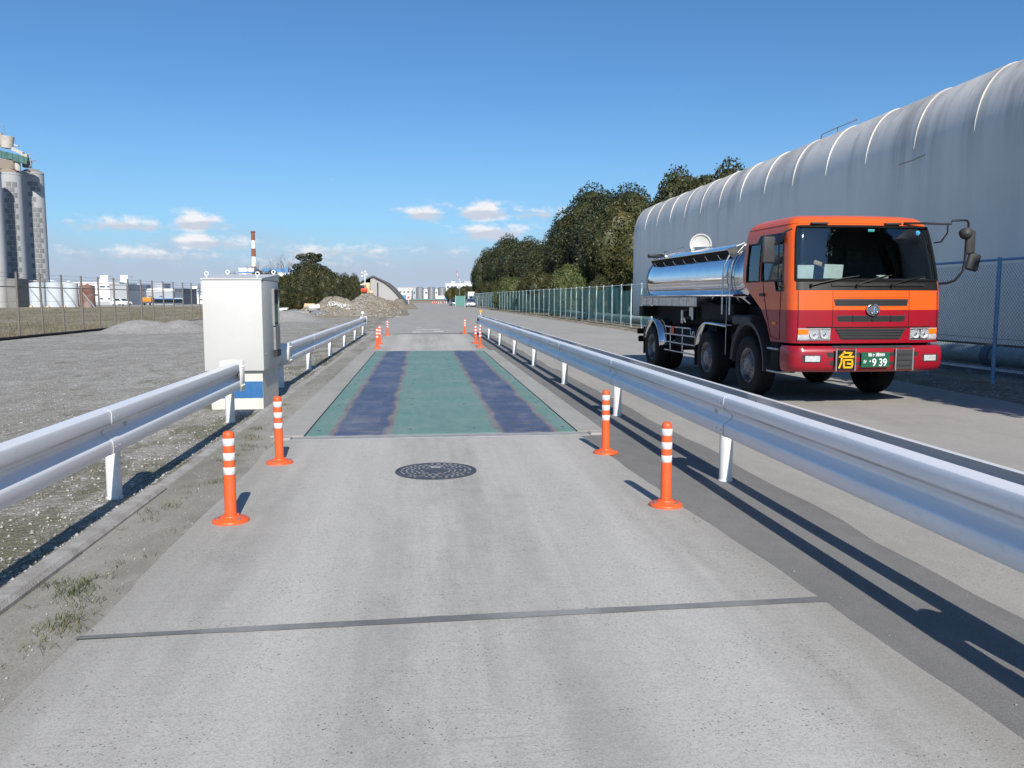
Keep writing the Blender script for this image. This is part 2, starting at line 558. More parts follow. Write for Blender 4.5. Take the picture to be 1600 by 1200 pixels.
def mat_wall():
    """white painted shed wall: grey run-off streaks below the curved eaves"""
    m_, t = newmat('shed_white_paint')
    pos = t.n('ShaderNodeNewGeometry').outputs['Position']
    s = t.n('ShaderNodeSeparateXYZ', {0: pos})
    st = t.noise(t.mapv(pos, (0.2, 0.42, 0.03)), 2.0, 6, 0.7)
    top = t.step(t.m('ADD', s.outputs[2], t.m('MULTIPLY', t.noise(t.mapv(pos, (.3, .6, .2)), 1.6, 4, .6), 1.2)), 4.9, 7.0, 0.16, 1.0)
    col = t.mix(t.step(t.noise(pos, 0.5, 4, .6), 0.3, 0.7), (0.83, 0.785, 0.715), (0.88, 0.84, 0.765))
    col = t.mix(t.m('MULTIPLY', t.step(st, 0.46, 0.70), t.m('MULTIPLY', top, 0.55)), col, (0.17, 0.165, 0.155))
    col = t.mix(t.m('MULTIPLY', t.step(t.noise(t.mapv(pos, (.2, .8, .03), (0, 3, 0)), 1.0, 5, .6), 0.45, 0.75), .22), col, (0.46, 0.46, 0.45))
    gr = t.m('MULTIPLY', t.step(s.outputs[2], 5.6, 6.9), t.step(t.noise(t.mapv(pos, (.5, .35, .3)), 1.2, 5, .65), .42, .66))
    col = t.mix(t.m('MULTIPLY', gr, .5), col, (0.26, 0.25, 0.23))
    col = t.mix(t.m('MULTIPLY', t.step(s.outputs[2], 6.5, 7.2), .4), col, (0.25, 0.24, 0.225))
    p = t.n('ShaderNodeBsdfPrincipled', {'Base Color': col, 'Roughness': 0.55, 'Specular IOR Level': 0.4})
    finish(t, p)
    return m_


def mat_rail():
    m_, t = newmat('guard_rail_zinc')
    tc = t.n('ShaderNodeTexCoord').outputs['Object']
    n1 = t.noise(t.mapv(tc, (6, .6, 6)), 2.0, 5, .65)
    n2 = t.noise(t.mapv(tc, (1, 1, 1)), 26, 4, .6)
    col = t.mix(t.step(n1, .3, .75), (0.84, 0.845, 0.85), (0.77, 0.775, 0.785))
    col = t.mix(t.step(n2, .58, .75, 0, .2), col, (0.45, 0.43, 0.4))
    sz = t.n('ShaderNodeSeparateXYZ', {0: tc})
    ln_ = t.step(t.m('ABSOLUTE', t.m('SUBTRACT', sz.outputs[2], .066)), .003, .016, 1, 0)
    line_amt = t.step(t.noise(t.mapv(tc, (1, .35, 3)), 3.2, 5, .65), .3, .7, .25, .75)
    col = t.mix(t.m('MULTIPLY', ln_, line_amt), col, (0.2, 0.185, 0.165))  # uneven dark line along the lower edge of the upper hump
    sp_ = t.step(t.noise(t.mapv(tc, (1, .6, 1)), 7.0, 6, .75), .60, .72, 0, .3)
    col = t.mix(sp_, col, (0.5, 0.49, 0.47))
    b = t.n('ShaderNodeBump', {'Strength': 0.03, 'Distance': 0.01, 'Height': t.noise(t.mapv(tc, (1, .5, 1)), 4, 2, .5)})
    p = t.n('ShaderNodeBsdfPrincipled', {'Base Color': col, 'Metallic': 0.12, 'Roughness': t.step(n1, .3, .7, .30, .42), 'Normal': b.outputs[0]})
    finish(t, p)
    return m_


def mat_worn_paint():
    m_, t = newmat('worn_road_paint')
    pos = t.n('ShaderNodeNewGeometry').outputs['Position']
    n1 = t.noise(pos, 2.2, 6, .75)
    tr = t.n('ShaderNodeBsdfTransparent')
    df = t.n('ShaderNodeBsdfPrincipled', {'Base Color': (0.72, 0.72, 0.7), 'Roughness': .8})
    finish(t, t.n('ShaderNodeMixShader', {0: t.step(n1, .34, .50, .3, 1.0), 1: tr.outputs[0], 2: df.outputs[0]}))
    return m_


MAT = dict(
    slab=mat_concrete('road_concrete', (0.432, 0.417, 0.384), (0.325, 0.313, 0.287), (0.54, 0.523, 0.485), 1.3, True),
    apron=mat_concrete('apron_concrete', (0.385, 0.375, 0.35), (0.30, 0.292, 0.27), (0.44, 0.43, 0.41), .5),
    asphalt=mat_concrete('old_asphalt', (0.385, 0.368, 0.34), (0.325, 0.311, 0.288), (0.435, 0.416, 0.385), 1.1),
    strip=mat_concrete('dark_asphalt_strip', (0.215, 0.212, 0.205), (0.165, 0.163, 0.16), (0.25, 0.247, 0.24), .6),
    farroad=mat_concrete('far_road_asphalt', (0.375, 0.362, 0.335), (0.315, 0.304, 0.283), (0.415, 0.40, 0.372), .6),
    lot=mat_gravel('gravel_lot', ((0.30, 0.283, 0.25), (0.43, 0.412, 0.378), (0.22, 0.205, 0.17)), 0.66),
    verge=mat_concrete('dirt_verge', (0.345, 0.332, 0.298), (0.19, 0.18, 0.145), (0.42, 0.405, 0.37), 1.0),
    mound=mat_gravel('earth_mound', ((0.27, 0.225, 0.165), (0.35, 0.31, 0.25), (0.185, 0.145, 0.10)), 0.25, 0.9),
    chalk=mat_gravel('gravel_mound', ((0.33, 0.315, 0.295), (0.4, 0.385, 0.365), (0.28, 0.265, 0.25)), 0.0, 1.0),
    field=mat_gravel('weedy_field', ((0.22, 0.185, 0.115), (0.33, 0.30, 0.225), (0.13, 0.11, 0.06)), 0.75, 0.3, (0.1, 0.105, 0.045)),
    kerb=M('kerb_concrete', (0.40, 0.385, 0.36), .9, 0, (0.25, 0.235, 0.21), 6, .8, .5, 90),
    deck=mat_deck(),
    wall=mat_wall(),
    rib=M('shed_rib_white', (0.72, 0.72, 0.72), .5, 0, (0.55, 0.55, 0.55), 3, .6),
    rail=mat_rail(),
    postw=M('white_post_paint', (0.78, 0.78, 0.77), .4, 0, (0.62, 0.61, 0.58), 5, .5, .05),
    bolt=M('bolt_steel', (0.35, 0.36, 0.38), .4, .8),
    orange=M('delineator_orange', (0.84, 0.115, 0.022), .42, 0, (0.58, 0.12, 0.05), 14, .55, .05, 30, .5, rvar=.1),
    reflect=M('reflective_white_band', (0.74, 0.75, 0.76), .45, 0, (0.6, 0.6, 0.6), 30, .5),
    amber=M('amber_reflector', (0.85, 0.36, 0.02), .25),
    iron=M('cast_iron', (0.085, 0.09, 0.10), .5, .35, (0.12, 0.115, 0.11), 12, .7, .15, 70),
    grit=M('sand_in_cover', (0.42, 0.4, 0.37), .95, 0, (0.3, 0.28, 0.25), 30, .8),
    cabinet=M('cabinet_cream_paint', (0.58, 0.575, 0.55), .42, 0, (0.545, 0.54, 0.51), 1.6, .7, .02, 40),
    plinth=M('plinth_concrete_paint', (0.66, 0.64, 0.585), .7, 0, (0.56, 0.53, 0.47), 5, .7, .15, 60),
    blue=M('blue_band_paint', (0.02, 0.125, 0.33), .55, 0, (0.05, 0.17, 0.36), 7, .7, .05, 50),
    dark=M('dark_recess', (0.025, 0.027, 0.03), .6),
    green=M('green_panel', (0.01, 0.16, 0.07), .35),
    galv=M('galvanised_steel', (0.50, 0.51, 0.52), .42, .7, (0.38, 0.38, 0.38), 8, .7),
    steelgrey=M('grey_sheet_steel', (0.32, 0.33, 0.34), .45, .4, (0.25, 0.24, 0.23), 5, .7),
    oldpost=M('weathered_post', (0.145, 0.13, 0.112), .8, 0, (0.20, 0.18, 0.16), 4, .8, .2, 50),
    black=M('black_rubber', (0.012, 0.012, 0.0125), .8, 0, (0.02, 0.0195, 0.019), 6, .6, .1, 60, .25),
    blackp=M('black_plastic', (0.010, 0.0105, 0.011), .45, 0, (0.016, 0.016, 0.0165), 6, .6, 0, 1, .3),
    grillebar=M('grille_bar_black', (0.016, 0.0165, 0.017), .5, 0, (0.03, 0.03, 0.03), 6, .6, 0, 1, .3),
    greyp=M('grey_plastic', (0.05, 0.052, 0.055), .55, 0, (0.038, 0.038, 0.04), 6, .6, 0, 1, .3),
    chassis=M('chassis_black', (0.010, 0.010, 0.011), .75, 0, (0.022, 0.02, 0.018), 5, .7, 0, 1, .2),
    cab_orange=M('cab_orange_paint', (0.80, 0.115, 0.014), .32, 0, (0.66, 0.11, 0.025), 3, .6, 0, 1, .4, coat=.2),
    cab_red=M('cab_red_paint', (0.33, 0.008, 0.021), .3, 0, (0.26, 0.012, 0.022), 3, .6, 0, 1, .4, coat=.25),
    chrome=M('chrome', (0.8, 0.81, 0.83), .12, 1.0, (0.7, 0.7, 0.7), 10, .5),
    mirror=M('polished_stainless', (0.72, 0.735, 0.76), .07, 1.0, (0.64, 0.65, 0.67), 3, .6, .018, 7, rvar=.03),
    brushed=M('brushed_stainless', (0.55, 0.56, 0.57), .26, 1.0, (0.34, 0.33, 0.32), 9, .8, .08, 30, stretch=(3, .5, 3)),
    rim=M('wheel_rim_silver', (0.26, 0.262, 0.27), .5, .4, (0.10, 0.095, 0.085), 6, .9),
    glass=mat_glass('cab_glass', (0.72, 0.84, 0.84), .05),
    wind=mat_glass('windscreen_glass', (0.70, 0.82, 0.82), .07),
    lens=M('lamp_reflector', (0.80, 0.81, 0.82), .15, .35, (0.5, 0.5, 0.52), 26, .8, .4, 50),
    headhouse=M('lamp_housing', (0.66, 0.67, 0.69), .18, .4, (0.35, 0.36, 0.38), 30, .7, .3, 60),
    lampamber=M('lamp_amber', (0.80, 0.20, 0.01), .2),
    paper=M('paper', (0.74, 0.74, 0.71), .7, 0, (0.6, 0.62, 0.6), 14, .5),
    seat=M('seat_cloth', (0.06, 0.06, 0.065), .9),
    plate_g=M('plate_green', (0.015, 0.105, 0.06), .4),
    white=M('white_print', (0.80, 0.80, 0.80), .5),
    yellow=M('yellow_print', (0.85, 0.47, 0.01), .5),
    tan=M('tan_plain', (0.5, 0.33, 0.22), .8),
    bluefence=M('blue_fence_paint', (0.17, 0.37, 0.62), .5, 0, (0.28, 0.44, 0.62), 5, .6),
    paleblue=M('pale_blue_fence_paint', (0.55, 0.68, 0.70), .5, 0, (0.30, 0.40, 0.40), 6, .7),
    wire=M('fence_wire', (0.10, 0.17, 0.25), .5, .3),
    net=mat_net('green_net', (0.20, 0.42, 0.375), .58),
    pipe=M('pipe_paint', (0.33, 0.40, 0.38), .55, 0, (0.25, 0.28, 0.27), 2, .7),
    leafA=mat_leaf('leaf_dark', (0.024, 0.036, 0.015), (0.038, 0.049, 0.019), (0.066, 0.073, 0.032), .3),
    leafB=mat_leaf('leaf_olive', (0.046, 0.056, 0.019), (0.066, 0.071, 0.023), (0.10, 0.094, 0.03), .8),
    leafC=mat_leaf('leaf_hedge', (0.034, 0.043, 0.016), (0.054, 0.060, 0.022), (0.082, 0.082, 0.034), .25),
    leafD=mat_leaf('leaf_bush', (0.075, 0.105, 0.032), (0.1, 0.125, 0.04), (0.13, 0.145, 0.05), .2),
    bark=M('bark', (0.09, 0.075, 0.058), .9, 0, (0.16, 0.14, 0.115), 6, .8, .6, 25),
    twig=M('bare_twig', (0.16, 0.135, 0.115), .9),
    grass=mat_leaf('grass_blade', (0.075, 0.10, 0.028), (0.12, 0.13, 0.045), (0.25, 0.22, 0.11)),
    drygrass=mat_leaf('dry_grass_blade', (0.2, 0.165, 0.085), (0.27, 0.225, 0.125), (0.13, 0.12, 0.05)),
    stone=M('loose_stone', (0.34, 0.325, 0.30), .95, 0, (0.46, 0.445, 0.415), 3.0, 1, 0, 1, .2, 'World'),
    slabpiece=M('broken_concrete', (0.46, 0.45, 0.42), .95, 0, (0.30, 0.28, 0.25), 3, .8, .5, 30),
    fwhite=M('far_white_wall', (0.84, 0.84, 0.83), .6, 0, (0.76, 0.76, 0.76), .5, .5),
    fgrey=M('far_grey_wall', (0.40, 0.42, 0.45), .6, 0, (0.34, 0.36, 0.39), .5, .5),
    fdark=M('far_dark_wall', (0.10, 0.12, 0.16), .6),
    fblue=M('far_blue_band', (0.09, 0.28, 0.56), .5),
    fwin=M('far_window', (0.10, 0.13, 0.17), .15),
    tankw=M('tank_pale_paint', (0.55, 0.60, 0.64), .5, 0, (0.47, 0.51, 0.54), .6, .7),
    rust=M('rusty_tank', (0.17, 0.065, 0.04), .85, 0, (0.32, 0.27, 0.25), .55, .9),
    silo=M('silo_concrete', (0.44, 0.445, 0.45), .85, 0, (0.36, 0.365, 0.375), .3, .7),
    silow=M('silo_pale_concrete', (0.60, 0.59, 0.57), .8, 0, (0.5, 0.49, 0.47), .3, .7),
    silopanel=M('silo_grey_patch', (0.19, 0.20, 0.205), .8, 0, (0.25, 0.255, 0.255), .5, .8),
    siloroof=M('silo_roof', (0.27, 0.22, 0.18), .9),
    teal=M('teal_gantry', (0.035, 0.125, 0.115), .6, 0, (0.11, 0.2, 0.19), 1, .7),
    cream=M('dust_hood', (0.55, 0.52, 0.46), .7, 0, (0.42, 0.38, 0.33), 1, .7),
    chimr=M('chimney_red', (0.22, 0.075, 0.045), .7, 0, (0.27, 0.11, 0.07), .5, .7),
    loader=M('loader_yellow', (0.74, 0.56, 0.31), .5, 0, (0.64, 0.48, 0.27), 2, .6),
    red=M('bright_red', (0.75, 0.06, 0.02), .5),
    shed=M('shed_board_grey', (0.41, 0.40, 0.385), .85, 0, (0.35, 0.34, 0.33), .6, .7),
    shedroof=M('shed_roof_dark', (0.12, 0.115, 0.11), .85),
    carblue=M('car_dark_paint', (0.012, 0.016, 0.035), .25, 0, None, coat=.6),
    carsilver=M('car_silver_paint', (0.5, 0.52, 0.55), .3, .6, None, coat=.5),
    carglass=M('car_glass', (0.03, 0.05, 0.08), .06),
    tealpanel=M('teal_panel', (0.09, 0.24, 0.215), .7, 0, (0.13, 0.3, 0.27), 1, .6),
    brownwall=M('brown_wall', (0.2, 0.175, 0.15), .9),
    paintw=mat_worn_paint(),
    rooftop=M('rail_brown', (0.35, 0.2, 0.15), .7),
    hill=M('distant_hill', (0.2, 0.25, 0.31), .9),
)
# ------------------------------------------------------------------ the setting: ground, roads, kerbs
def struct(o):
    o['kind'] = 'structure'
    return o


def jitter_edge(x, y0, y1, step, amp, seed):
    n = max(2, int((y1 - y0) / step))
    return [(x + amp * mnoise.noise(Vector((seed, (y0 + (y1 - y0) * i / n) * 0.55, 0))) + amp * .5 * mnoise.noise(Vector((seed + 5, (y0 + (y1 - y0) * i / n) * 2.3, 0))),
             y0 + (y1 - y0) * i / n) for i in range(n + 1)]


def sheet(name, left, right, z, mat, thick=0.0, parent=None):
    """strip between two edge lines that have the same number of points"""
    mb = MB()
    mb.strip([[(x, y, z) for x, y in left], [(x, y, z) for x, y in right]])
    if thick:
        mb.strip([[(x, y, z) for x, y in left], [(x, y, z - thick) for x, y in left]])
        mb.strip([[(x, y, z) for x, y in right], [(x, y, z - thick) for x, y in right]])
        for e in (0, -1):
            (x0, y0), (x1, y1) = left[e], right[e]
            mb.add([(x0, y0, z), (x1, y1, z), (x1, y1, z - thick), (x0, y0, z - thick)], [(0, 1, 2, 3)])
    return mb.build(name, mat, parent)


g_ = MB()
g_.add([(-2800, -2800, 0), (2800, -2800, 0), (2800, 2800, 0), (-2800, 2800, 0)], [(0, 1, 2, 3)])
struct(g_.build('ground', MAT['lot']))

# asphalt yard on the right and the far road
struct(sheet('asphalt_yard', [(2.0, y) for y in np.linspace(-10, 150, 41)], [(10.6, y) for y in np.linspace(-10, 150, 41)], 0.004, MAT['asphalt']))
le = jitter_edge(-2.4, 37.2, 66, 1.2, .5, 3.3)
le += [(-2.0, 72), (-1.3, 82), (-1.6, 100), (-2.5, 130), (-6, 180), (-14, 240)]
re_ = [(9.4, y) for _, y in le]
struct(sheet('far_road', le, re_, 0.008, MAT['farroad']))
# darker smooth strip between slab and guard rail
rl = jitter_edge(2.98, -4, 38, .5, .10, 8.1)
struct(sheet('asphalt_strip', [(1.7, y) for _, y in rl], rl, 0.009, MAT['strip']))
# dirt verge between slab and kerb
vl = jitter_edge(-2.2, -4, 38, .5, .03, 2.2)
struct(sheet('dirt_verge', vl, [(-1.3, y) for _, y in vl], 0.005, MAT['verge']))

# concrete approach: two slabs cast against each other, the joint sealed with tar
def slab_right(y):
    return float(np.interp(y, [-4, 2.6, 4.0, 5.85, 9.36], [2.16, 2.135, 2.09, 1.98, 1.80]))


def slab_edges(y0, y1, seed):
    n = max(3, int((y1 - y0) / .18))
    ys = np.linspace(y0, y1, n)
    L = [(-1.60 + .035 * mnoise.noise(Vector((seed, y * 1.1, 0))) + .012 * mnoise.noise(Vector((seed, y * 6, 3))), y) for y in ys]
    Rr = [(slab_right(y) + .022 * mnoise.noise(Vector((seed, y * 1.6, 9))) + .012 * mnoise.noise(Vector((seed, y * 7, 3))), y) for y in ys]
    return L, Rr


L, Rr = slab_edges(-4, 3.93, 1.7)
L[-1] = (-1.6, 3.905); Rr[-1] = (2.09, 4.005)
road = struct(sheet('concrete_road', L, Rr, 0.016, MAT['slab'], .14))
L, Rr = slab_edges(3.99, 9.33, 4.1)
L[0] = (-1.6, 3.945); Rr[0] = (2.09, 4.045)
sheet('slab', L, Rr, 0.016, MAT['slab'], .14, road)
j = MB()
ln, rn = [], []
for i in range(41):
    u = i / 40
    x = -1.62 + 3.72 * u
    y = 3.925 + .10 * u
    w = .020 + .016 * min(1, u * 3) + .007 * mnoise.noise(Vector((x * 2.0, 5, 0))) + .004 * mnoise.noise(Vector((x * 11, 5, 0)))
    ln.append((x, y - w)); rn.append((x, y + w + .006 * mnoise.noise(Vector((x * 9, 1, 0)))))
j.strip([[(x, y, .0195) for x, y in ln], [(x, y, .0195) for x, y in rn]])
j.build('joint_seal', M('tar_seal', (0.155, 0.155, 0.155), .75, 0, (0.30, 0.30, 0.29), 1.4, .9, .4, 120, coord='World'), road)
# slab beyond the weighing deck
ys = np.linspace(25.0, 36.3, 40)
sheet('slab', [(-1.72 + .05 * mnoise.noise(Vector((3, y, 0))), y) for y in ys], [(2.05 + .03 * mnoise.noise(Vector((9, y, 0))), y) for y in ys], 0.014, MAT['slab'], .1, road)
jl = [(x, 36.33 + .10 * (x + 1.7)) for x in np.linspace(-1.8, 2.9, 20)]
j2 = MB().strip([[(x, y - .07, .0155) for x, y in jl], [(x, y + .09, .0155) for x, y in jl]])
j2.build('joint_seal', M('tar_seal_far', (0.16, 0.155, 0.15), .8, 0, (0.22, 0.21, 0.2), 2, .8), road)
# aprons along the deck
for x0, x1 in ((-1.74, -1.36), (1.835, 2.16)):
    MB().bb(x0, x1, 9.62, 24.98, -.1, .022).build('deck_apron', MAT['apron'], road)
ap2 = MB()
ap2.bb(-1.36, 1.835, 24.72, 24.98, -.1, .020)
ap2.build('deck_apron', MAT['apron'], road)

# worn white strokes painted on the road beyond
mk = MB()
for x0, x1, y0, y1, dy in [(-.42, .0, 38.4, 39.2, .0), (.55, 1.05, 38.8, 39.6, .3), (-.05, .62, 38.7, 39.0, .1), (-.28, .92, 41.2, 41.8, .4), (-.25, .05, 44.6, 45.0, 0)]:
    mk.add([(x0, y0, .0125), (x1, y0 + dy, .0125), (x1, y1 + dy, .0125), (x0, y1, .0125)], [(0, 1, 2, 3)])
struct(mk.build('road_marking', MAT['paintw']))

# kerb on the left: low stones, half buried farther on
kerb = thing('kerb', 'low concrete kerb along the left verge beneath the guard rail', 'kerb', (0, 0, 0))
y = -3.6
i = 0
while y < 39:
    ln_ = 1.78
    top = [.05, .05, .05, .05, .052, .045, .014][i] if i < 7 else .008 + .012 * rng.random()
    b = MB()
    x0 = -2.2 + .012 * rng.uniform(-1, 1)
    prof = [(x0 - .075, -.1), (x0 - .075, top - .02), (x0 - .055, top), (x0 + .045, top), (x0 + .072, top - .025), (x0 + .075, -.1)]
    b.prism(prof, y, y + ln_ - .012)
    b.build('kerbstone', MAT['kerb'], kerb)
    y += ln_
    i += 1

# ------------------------------------------------------------------ the weighing deck
scale = thing('truck_scale', 'green steel truck weighing deck with blue worn wheel tracks and rusty edges', 'truck scale', (0, 0, 0))
pit = MB().bb(-1.362, 1.837, 9.50, 24.73, .006, .0125)
pit.build('pit_shade', MAT['dark'], scale)  # near-black sheet paints the shade of the open gap round the deck
pl = 15.12 / 5
for k in range(5):
    b = MB().rbox((.2375, 9.56 + pl * (k + .5), .018), (3.145, pl - .006, .02), .003, 1)
    b.build('deck_plate', MAT['deck'], scale)
b = MB()
for k in range(5):
    for xx in (-1.22, -.15, .62, 1.7):
        for q in (.35, pl - .35):
            b.lathe([(.022, .0), (.022, .003), (.012, .0045)], (xx, 9.56 + pl * k + q, .0282), 10)
b.build('deck_bolts', MAT['iron'], scale)['kind'] = 'stuff'
MB().bb(-1.46, 1.93, 9.345, 9.50, -.05, .0215).build('frame_beam', M('pit_frame_concrete', (0.33, 0.325, 0.315), .8, 0, (0.25, 0.245, 0.235), 5, .8, .3, 70), scale)
MB().bb(-1.46, 1.93, 9.332, 9.343, -.05, .026).build('frame_angle', MAT['galv'], scale)
MB().bb(-1.35, 1.82, 9.508, 9.522, .0128, .026).build('frame_angle', MAT['galv'], scale)
for x0, x1 in ((-1.66, -1.47), (1.94, 2.16)):
    MB().rbox(((x0 + x1) / 2, 9.44, .0), (x1 - x0, .17, .07), .012, 1).build('frame_end_block', MAT['apron'], scale)

# ------------------------------------------------------------------ manhole cover
mh = thing('manhole_cover', 'round dark cast iron manhole cover set in the concrete', 'manhole cover', (.118, 7.51, .016))
MB().lathe([(.372, .0), (.372, .006), (.352, .0065), (.352, .002)], n=64, cap1=False).build('rim', MAT['iron'], mh, True)
MB().lathe([(.348, .0), (.348, .0045), (.34, .006)], n=64).build('lid', MAT['iron'], mh, True)
b = MB()
for ring, (rr, cnt, wd) in enumerate([(.315, 34, .030), (.268, 28, .032), (.222, 24, .030), (.176, 18, .032), (.13, 14, .03)]):
    for k in range(cnt):
        a = 2 * math.pi * (k + .5 * (ring % 2)) / cnt
        if rng.random() < .12:
            continue
        l = wd * rng.uniform(.7, 1.15)
        b.box((rr * math.cos(a), rr * math.sin(a), .0063), (.011 * rng.uniform(.8, 1.5), l, .0014), a + rng.uniform(-.3, .3))
b.box((.0, .16, .0064), (.09, .05, .0015))
b.build('sand_filled_slots', MAT['grit'], mh)['kind'] = 'stuff'
MB().lathe([(.085, .006), (.085, .009), (.075, .0105)], n=32).build('centre_plate', MAT['iron'], mh, True)

# ------------------------------------------------------------------ guard rails
def beam_profile():
    zs = [-.176, -.175, -.170, -.160, -.145, -.080, -.068, -.058, -.016, -.008, .008, .016, .058, .068, .080, .145, .160, .170, .175, .176]
    ds = [.000, .030, .060, .078, .085, .085, .082, .074, .016, .012, .012, .016, .074, .082, .085, .085, .078, .060, .030, .000]
    return list(zip(ds, zs))


def beam_mesh(ya, yb, side, lip=.007):
    """W beam whose face looks towards side (-1 or +1 along x); near end laps over its neighbour"""
    pr = beam_profile()
    t_ = .004
    b = MB()
    rows = []
    n = 6
    for i in range(n + 1):
        u = i / n
        yy = ya + (yb - ya) * u
        o = lip * (1 - u)
        ring = [((d + o) * side, yy, z) for d, z in pr] + [((d + o - t_) * side, yy, z) for d, z in reversed(pr)]
        rows.append(ring)
    b.strip(rows, close=True)
    for e in (0, -1):
        o = len(b.v)
        ring = rows[e]
        m_ = len(pr)
        b.v += ring
        for k in range(m_ - 1):
            b.f.append((o + k, o + k + 1, o + 2 * m_ - 2 - k, o + 2 * m_ - 1 - k))
    return b


def bolts(b, side, y):
    for dz, d in ((.108, .083), (.03, .025), (-.05, .05), (-.115, .083)):
        for dy in (.05, .14):
            p = Vector((d * side, y + dy, dz))
            b.cyl(p, p + Vector((.011 * side, 0, 0)), .011, .007, 8)


def guard_rail(name, label, xp, zc, post_ys, seams, sides, off, ends):
    g = thing(name, label, 'guard rail', (xp, 0, 0), group='guard rails beside the weighing deck')
    for y in post_ys:
        pb = MB().lathe([(.064, .0), (.0625, .02), (.0572, .025), (.0572, zc + .12), (.05, zc + .135), (.0, zc + .14)], (0, y, -.005), 20, cap1=False)
        pb.build('post', MAT['postw'], g, True)
        for s in sides:
            MB().rbox((s * (.03 + off / 2), y, zc), (max(.03, off - .01), .07, .22), .012, 2).build('bracket', MAT['galv'], g, True)
    for s in sides:
        for a, c_ in zip(seams[:-1], seams[1:]):
            beam_mesh(a, c_ + .12, s).build('beam', MAT['rail'], g, True, 32, loc=(s * off, 0, zc))
        bb_ = MB()
        for a in seams[1:-1]:
            bolts(bb_, s, a)
        bb_.build('bolt_set', MAT['bolt'], g, True, loc=(s * off, 0, zc))['kind'] = 'stuff'
    # rounded end sleeves wrap the beam end round the post
    for ye, dirn in ends:
        s = sides[0]
        back = -1 * s * (off + .02) if len(sides) == 1 else sides[1] * (off + .09)
        front = s * (off + .09)
        r_ = abs(front - back) / 2
        cx = (front + back) / 2
        path = [(front, ye - dirn * .26)]
        for k in range(13):
            a = math.pi * k / 12
            path.append((cx + (front - cx) * math.cos(a), ye + dirn * r_ * math.sin(a) * .45))
        path.append((back, ye - dirn * .12))
        b = MB()
        b.strip([[(x, y, -.19) for x, y in path], [(x, y, .19) for x, y in path]])
        o = b.build('end_sleeve', MAT['postw'] if len(sides) == 1 else MAT['galv'], g, True, 50, loc=(0, 0, zc))
        so = o.modifiers.new('thick', 'SOLIDIFY')
        so.thickness = .005
        eb = MB()
        for dz in (-.12, .12):
            for dy in (.06, .15, .22):
                p = Vector((front, ye - dirn * dy, dz))
                eb.cyl(p, p + Vector((.014 * s, 0, 0)), .012, .008, 8)
        eb.build('bolt_set', MAT['postw'], g, True, loc=(0, 0, zc))['kind'] = 'stuff'
    return g


grn = guard_rail('guard_rail', 'long double-faced guard rail on white posts beside the tanker truck', 2.63, .625,
                 [-1.25, 2.8, 6.88, 10.93, 15.1, 19.3, 23.4, 27.8, 32.3, 37.0],
                 [-4.0, -1.6, 2.45, 6.52, 10.6, 14.75, 18.95, 23.05, 27.4, 31.9, 36.9], [-1, 1], .08, [(37.0, 1)])
gl1 = guard_rail('guard_rail', 'near left guard rail ending beside the cream cabinet', -2.46, .605,
                 [-1.3, 2.75, 6.82, 10.9], [-4.0, -1.6, 2.5, 6.35, 10.85], [1], .085, [(11.0, 1)])
gl2 = guard_rail('guard_rail', 'far left guard rail between the cabinet and the earth mound', -2.52, .605,
                 [15.15, 18.9, 23.3, 27.7, 32.1, 36.4], [15.15, 18.6, 23.0, 27.4, 31.8, 36.4], [1], .085, [(15.06, -1), (36.5, 1)])


def round_reflector(g, y, mat, z=.86):
    r = MB().cyl((0, y, z - .09), (0, y, z + .03), .016, .016, 10).build('reflector_stem', MAT['postw'], g, True)
    MB().lathe([(.0, -.012), (.055, -.012), (.062, -.004), (.062, .012), (.0, .012)], (0, y, z + .085), 24, 'Y', False, False).build('reflector_disc', mat, r, True)


round_reflector(gl2, 36.35, MAT['reflect'], .87)
round_reflector(grn, 37.0, MAT['amber'], .90)

# ------------------------------------------------------------------ flexible delineator posts
dmeshes = None


def delineator(x, y, label, tilt=(0, 0)):
    global dmeshes
    if dmeshes is None:
        base = MB().lathe([(.127, 0), (.128, .012), (.118, .022), (.075, .032), (.062, .04), (.060, .048), (.047, .05)], n=40).mesh('base', MAT['orange'], True, 50)
        pole = MB().lathe([(.046, .03), (.041, .06), (.040, .62), (.036, .64), (.022, .648), (.0, .65)], n=28, cap1=False).mesh('pole', MAT['orange'], True, 60)
        band = MB().lathe([(.0405, -.026), (.0415, -.025), (.0415, .025), (.0405, .026)], n=28, cap0=False, cap1=False).mesh('reflective_band', MAT['reflect'], True, 60)
        bolt = MB().lathe([(.014, .0), (.014, .008), (.009, .012)], n=8).mesh('bolt', MAT['bolt'])
        dmeshes = (base, pole, band, bolt)
    t = thing('delineator_post', label, 'delineator', (x, y, .016), rng.uniform(0, 6), 'orange delineator posts around the weighing deck')
    link('base', dmeshes[0], t)
    p = link('pole', dmeshes[1], t, rot=(tilt[0], tilt[1], 0))
    for z in (.573, .470, .368):
        link('reflective_band', dmeshes[2], p, loc=(0, 0, z))
    for k in range(3):
        a = k * 2.094
        link('bolt', dmeshes[3], t, loc=(.092 * math.cos(a), .092 * math.sin(a), .026))


